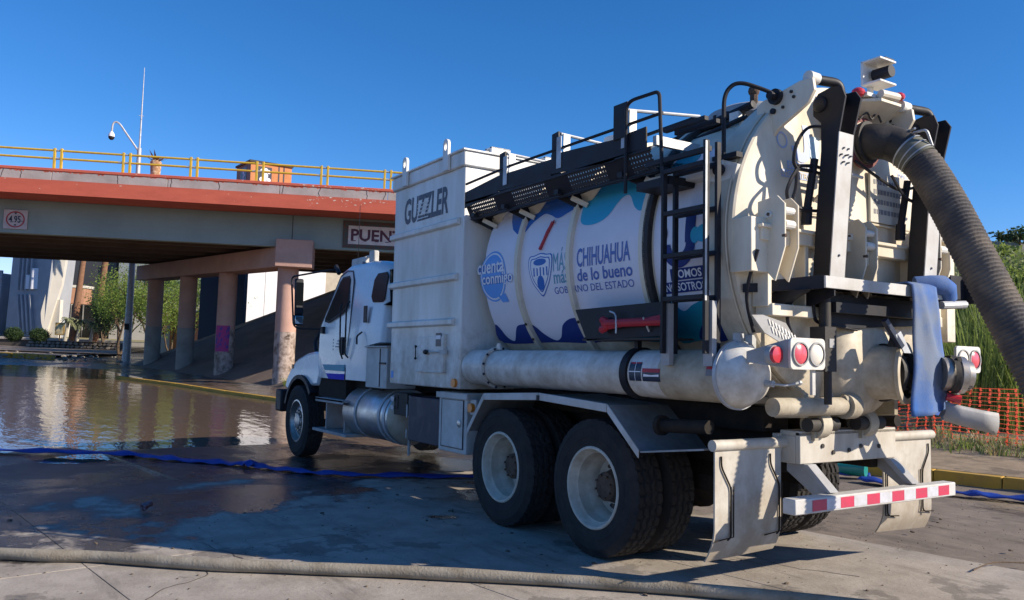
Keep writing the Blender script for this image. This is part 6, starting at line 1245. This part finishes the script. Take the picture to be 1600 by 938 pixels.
# ================================================================ right side: verge, reeds, safety net, approach bank
AM = mat('approach_bank_soil', (.20, .20, .10), .95, 0, (.28, .23, .14), .5, .5, .4, 6)
q = MB(); vs = []
for i in range(41):
    s = 5.0 + 2.2 * i
    for (t, z) in ((-14, .1), (-10.5, 1.2), (-6.5, 3.2), (-2.4, 5.0), (-1.2, 5.5), (12.6, 5.5), (16, 4), (24, 0)):
        k = smst(5, 12, s); w = BM @ Vector((s, t, 0)); zz = z * k + .25 * (z > 0.2) * (z < 5.9) * bump(s * .8, t) ; vs.append((w.x, w.y, zz if k > 0 else -.2))
q.add(vs, [(i * 8 + j, i * 8 + j + 1, (i + 1) * 8 + j + 1, (i + 1) * 8 + j) for i in range(40) for j in range(7)]); ab = q.build('approach_bank', AM, recalc=False, smooth=60); struct(ab)
o = bobj(MB().box(SB + .02, TE, 5.3, 90, TE + .3, 6.12), 'approach_parapet', mat('weathered_grey', (.30, .29, .29), .9, 0, (.2, .19, .19), 1, .5), bevel=.01); tag(o, 'grey approach parapet above the green bank right of the hose', 'wall')
def bank_z(x, y):
    b = BI @ Vector((x, y, 0)); s, t = b.x, b.y
    if s < 5: return None
    pr = ((-14, .1), (-10.5, 1.2), (-6.5, 3.2), (-2.4, 5.0), (-1.2, 5.5)); k = smst(5, 12, s)
    if t < -14 or t > -1.2: return None
    for (t0, z0), (t1, z1) in zip(pr, pr[1:]):
        if t0 <= t <= t1: return (z0 + (z1 - z0) * (t - t0) / (t1 - t0)) * k
# ground cover on the verge and bank, thick enough to hide the soil
def zat(x, y):
    z = ground_h(x, y); b2 = bank_z(x, y); return max(z, b2) if b2 is not None else z
random.seed(40)
def blades(q, x, y, h, n, spread, w=.012, lean=.4, zb=None):
    z0 = zat(x, y) if zb is None else zb
    for _ in range(n):
        a = random.uniform(0, 2 * pi); r = spread * random.random(); bx, by = x + r * cos(a), y + r * sin(a); hh = h * random.uniform(.55, 1.15); dl = Vector((cos(a + random.uniform(-.8, .8)), sin(a), 0)) * hh * lean * random.uniform(.2, 1.1); sd_ = Vector((-dl.y, dl.x, 0)); sd_ = (sd_.normalized() if sd_.length > 1e-5 else Vector((1, 0, 0))) * w
        p = [Vector((bx, by, z0 - .03)) + dl * (t * t) + Vector((0, 0, hh * (t - .18 * t * t * t * (lean > .5)))) for t in (0, .4, .75, 1)]
        q.add([p[0] - sd_, p[0] + sd_, p[1] + sd_, p[1] - sd_, p[2] + sd_ * .6, p[2] - sd_ * .6, p[3]], [(0, 1, 2, 3), (3, 2, 4, 5), (5, 4, 6)])
g1, g2, g3 = MB(), MB(), MB()
for k in range(2700):
    x = random.uniform(-1, 15); y = curb_y(x) - (random.uniform(2.0, 3.6) if k % 4 == 0 else random.uniform(2.4, 16))
    q = random.choice((g1, g1, g2, g3)); blades(q, x, y, random.uniform(.10, .34), 9, .16, .009, .6)
for k in range(4200):
    u = random.uniform(1330, 1700) if k < 2400 else random.uniform(850, 2100); d = random.uniform(18, 44); p = bgp(u, 500, d)
    if zat(p.x, p.y) > -5 and p.y < curb_y(max(-25, min(38, p.x))) - 3: blades(random.choice((g1, g1, g2)), p.x, p.y, random.uniform(.3, .9), 11, .45, .022, .6)
for q, nm, m_, lb in ((g1, 'green_grass', lf3, 'green grass over the verge behind the orange netting'), (g2, 'pale_weeds', lf4, 'pale seeding weeds mixed over the verge'), (g3, 'dry_grass', lf5, 'dry straw coloured grass on the verge soil')):
    o = q.build(nm, m_, recalc=False, smooth=0); tag(o, lb, 'grass', kind='stuff')
# tall reed clumps
for i, (u, d, h, n_, lb) in enumerate(((1535, 15.5, 2.9, 130, 'tall arching reed clump right behind the tail lights'), (1572, 16, 3.0, 130, 'tall reed clump beside the falling suction hose'), (1508, 17.5, 2.9, 130, 'reed clump behind the edge of the tank'), (1605, 15.2, 2.7, 120, 'reed clump at the right edge of the view'), (1650, 16.5, 3.1, 120, 'reed clump outside the hose on the far right'), (1486, 19.5, 3.2, 130, 'paler reed clump farther back by the tank door'), (1560, 19, 3.3, 130, 'tall reed clump far back between hose and bank'))):
    p = bgp(u, 560, d); E_ = empty('reed_clump', (p.x, p.y, zat(p.x, p.y))); tag(E_, lb, 'plant', 'reeds on the verge'); q = MB(); random.seed(60 + i)
    blades(q, 0, 0, h, n_, .45, .011, .42, 0); q.build('leaves', lf3, E_, recalc=False, smooth=0); q = MB(); blades(q, 0, 0, h * .9, n_ // 4, .3, .008, .25, 0); q.build('stems', lf2, E_, recalc=False, smooth=0)
# bushes on the bank
for i, (u, d, h, sp, m_, lb) in enumerate(((1510, 25, 2.5, 3.8, lf3, 'bushy green shrub on the bank above the tank edge'), (1560, 27, 2.4, 4.2, lf3, 'broad green shrub on the bank under the parapet'), (1625, 24, 2.6, 4.0, lf4, 'pale grey green shrub on the bank at far right'), (1470, 23, 2.8, 4.0, lf4, 'pale shrub on the bank behind the tank door'), (1420, 24, 3.0, 4, lf3, 'green shrub on the bank seen beneath the tank'), (1530, 20, 2.6, 3.4, lf4, 'pale weedy shrub low on the bank'), (1590, 20.5, 2.8, 3.4, lf3, 'green shrub low on the bank behind the reeds'), (1500, 33, 2.3, 5, lf3, 'large green shrub high on the bank'), (1600, 34, 2.2, 5, lf3, 'large green shrub high on the bank at right'), (1680, 28, 2.4, 5, lf3, 'green shrub on the bank beyond the picture edge'))):
    p = bgp(u, 540, d); h = min(h, max(.9, 4.9 - zat(p.x, p.y))); tree('bank_shrub', (p.x, p.y, zat(p.x, p.y) - .1), h, sp, m_, lb, 'shrub', nb=9, nl=900, size=.13, seed=80 + i, low=.05, group='shrubs on the green bank', tr=.04)
p = bgp(1592, 400, 30); tree('young_tree', (p.x, p.y, zat(p.x, p.y)), 6.9 - zat(p.x, p.y), .8, lf2, 'dark young tree top above the parapet at the right edge', 'tree', nb=8, nl=160, size=.16, seed=99, low=.55, tr=.06)
# orange safety netting
nm_ = leafmat('orange_net', (.88, .10, .06), (.75, .08, .05), .5); NT = empty('safety_net'); tag(NT, 'orange red plastic safety netting strung across the grassy verge', 'net')
q = MB(); q2 = MB(); A1 = Vector((9.0, -8.6, 0)); A2 = Vector((-2.2, -9.4, 0)); LN = (A2 - A1).length; dN = (A2 - A1) / LN; x = 0; random.seed(13)
def npos(s, z): 
    p = A1 + dN * s; off = .10 * sin(s * 1.7) + .05 * sin(s * 4.1 + z * 2); return Vector((p.x + dN.y * off, p.y - dN.x * off, zat(p.x, p.y) + z * (1.0 + .10 * sin(s * .9))))
while x < LN:
    P_ = [npos(x + .012 * sin(k * 2.0 + x * 3), .98 * k / 14) for k in range(15)]
    for i_, (a, c) in enumerate(zip(P_, P_[1:])):
        if random.random() < .12: continue
        c = a.lerp(c, .78); d_ = dN * .022; q.add([a - d_, a + d_, c + d_ * .5, c - d_ * .5], [(0, 1, 2, 3)])
    x += .15
for k in range(14):
    z = .95 * k / 13; P_ = [npos(s * .25, z) for s in range(int(LN / .25))]
    for a, c in zip(P_, P_[1:]): q2.add([a, c, c + Vector((0, 0, .008)), a + Vector((0, 0, .008))], [(0, 1, 2, 3)])
o = q.build('vertical_strands', nm_, NT, recalc=False, smooth=0, kind='stuff'); q2.build('horizontal_strands', nm_, NT, recalc=False, smooth=0, kind='stuff')
for s in (.2, 3.0, 5.8, 8.6): p = npos(s, 0); MB().cyl(p, p + Vector((0, 0, 1.1)), .018, 6).build('stake', bark, NT)
# litter: straw by the kerb, small stones on the asphalt, weed at the pillar
q = MB(); random.seed(17)
for k in range(420):
    u, v = random.gauss(-.9, .5), random.gauss(-4.5, .13); p = MT @ Vector((u, v, .012 + random.random() * .03)); a = random.gauss(.3, .35); L_ = random.uniform(.04, .20); d_ = Vector((cos(a), sin(a), random.uniform(-.1, .1))) * L_; w = Vector((-d_.y, d_.x, 0)).normalized() * .003; q.add([p - w, p + w, p + d_ + w, p + d_ - w], [(0, 1, 2, 3)])
o = q.build('straw_litter', lf5, recalc=False, smooth=0); tag(o, 'loose dry straw lying on the asphalt behind the bumper', 'straw', kind='stuff')
q = MB()
for k in range(1500):
    u, v = random.uniform(-2.2, 7), random.uniform(-5.9, -1.3)
    if k % 3 == 0: u, v = random.uniform(-1.8, 4), random.uniform(-1.2, 5.5)
    p = MT @ Vector((u, v, .004)); r = random.uniform(.003, .009) if random.random() < .95 else random.uniform(.010, .018); q.sph(p, r, 4 if r < .01 else 6, (random.uniform(.7, 1.8), random.uniform(.7, 1.8), .6))
o = q.build('gravel_crumbs', mat('crumbs', (.20, .155, .11), .95, 0, (.08, .06, .045), 30, .5), smooth=0); tag(o, 'small stones and mud crumbs scattered over the pavement', 'gravel', kind='stuff')
q = MB(); q.tube(smoothpath([(*(MT @ Vector((-1.75, -1.1, .02))).xy, (MT @ Vector((-1.75, -1.1, .02))).z), tuple(MT @ Vector((-1.72, -1.45, .03))), tuple(MT @ Vector((-1.85, -1.75, .02)))], 4), .006, 5); o = q.build('dry_twig', bark); tag(o, 'small dark twig on the pavement at the right edge', 'twig')
random.seed(33); p = rd(-.6); w = BM @ p
for i, (dx, dy) in enumerate(((-.3, .15), (-.1, -.3))):
    E_ = empty('weed_tuft', (w.x + dx, w.y + dy, zat(w.x + dx, w.y + dy) + .02)); tag(E_, ('green weed tuft growing at the foot of the near pillar', 'smaller weed tuft right of the near pillar foot')[i], 'weed', 'weeds at the pillar foot'); q = MB(); blades(q, 0, 0, .45, 60, .18, .014, .7, 0); q.build('leaves', lf3, E_, recalc=False, smooth=0)
# mud patches left by the drained water
mudm = ground_mat('wet_mud', (.10, .07, .05), (.07, .05, .035), (.035, .026, .02), .9)
q = MB(); random.seed(23)
for (cx_, cy_, rx, ry) in ((8.3, 3.3, .4, .10), (7.9, 2.4, .3, .08)):
    c = MT @ Vector((cx_, cy_, 0)); n0 = len(q.v); N2 = 18; base = ground_h(c.x, c.y) - .02
    for (k, z) in ((1.0, 0), (.7, .022), (.35, .03)):
        q.v += [(c.x + rx * k * cos(a) * (1 + .25 * sin(3 * a + cx_)), c.y + ry * 3 * k * sin(a) * (1 + .25 * cos(2 * a)), base + z) for a in [2 * pi * i / N2 for i in range(N2)]]
    q.v.append((c.x, c.y, base + .032)); q.f += [(n0 + j * N2 + i, n0 + j * N2 + (i + 1) % N2, n0 + (j + 1) * N2 + (i + 1) % N2, n0 + (j + 1) * N2 + i) for j in range(2) for i in range(N2)] + [(n0 + 2 * N2 + i, n0 + 2 * N2 + (i + 1) % N2, n0 + 3 * N2) for i in range(N2)]
struct(q.build('mud_patch', mudm, recalc=False))
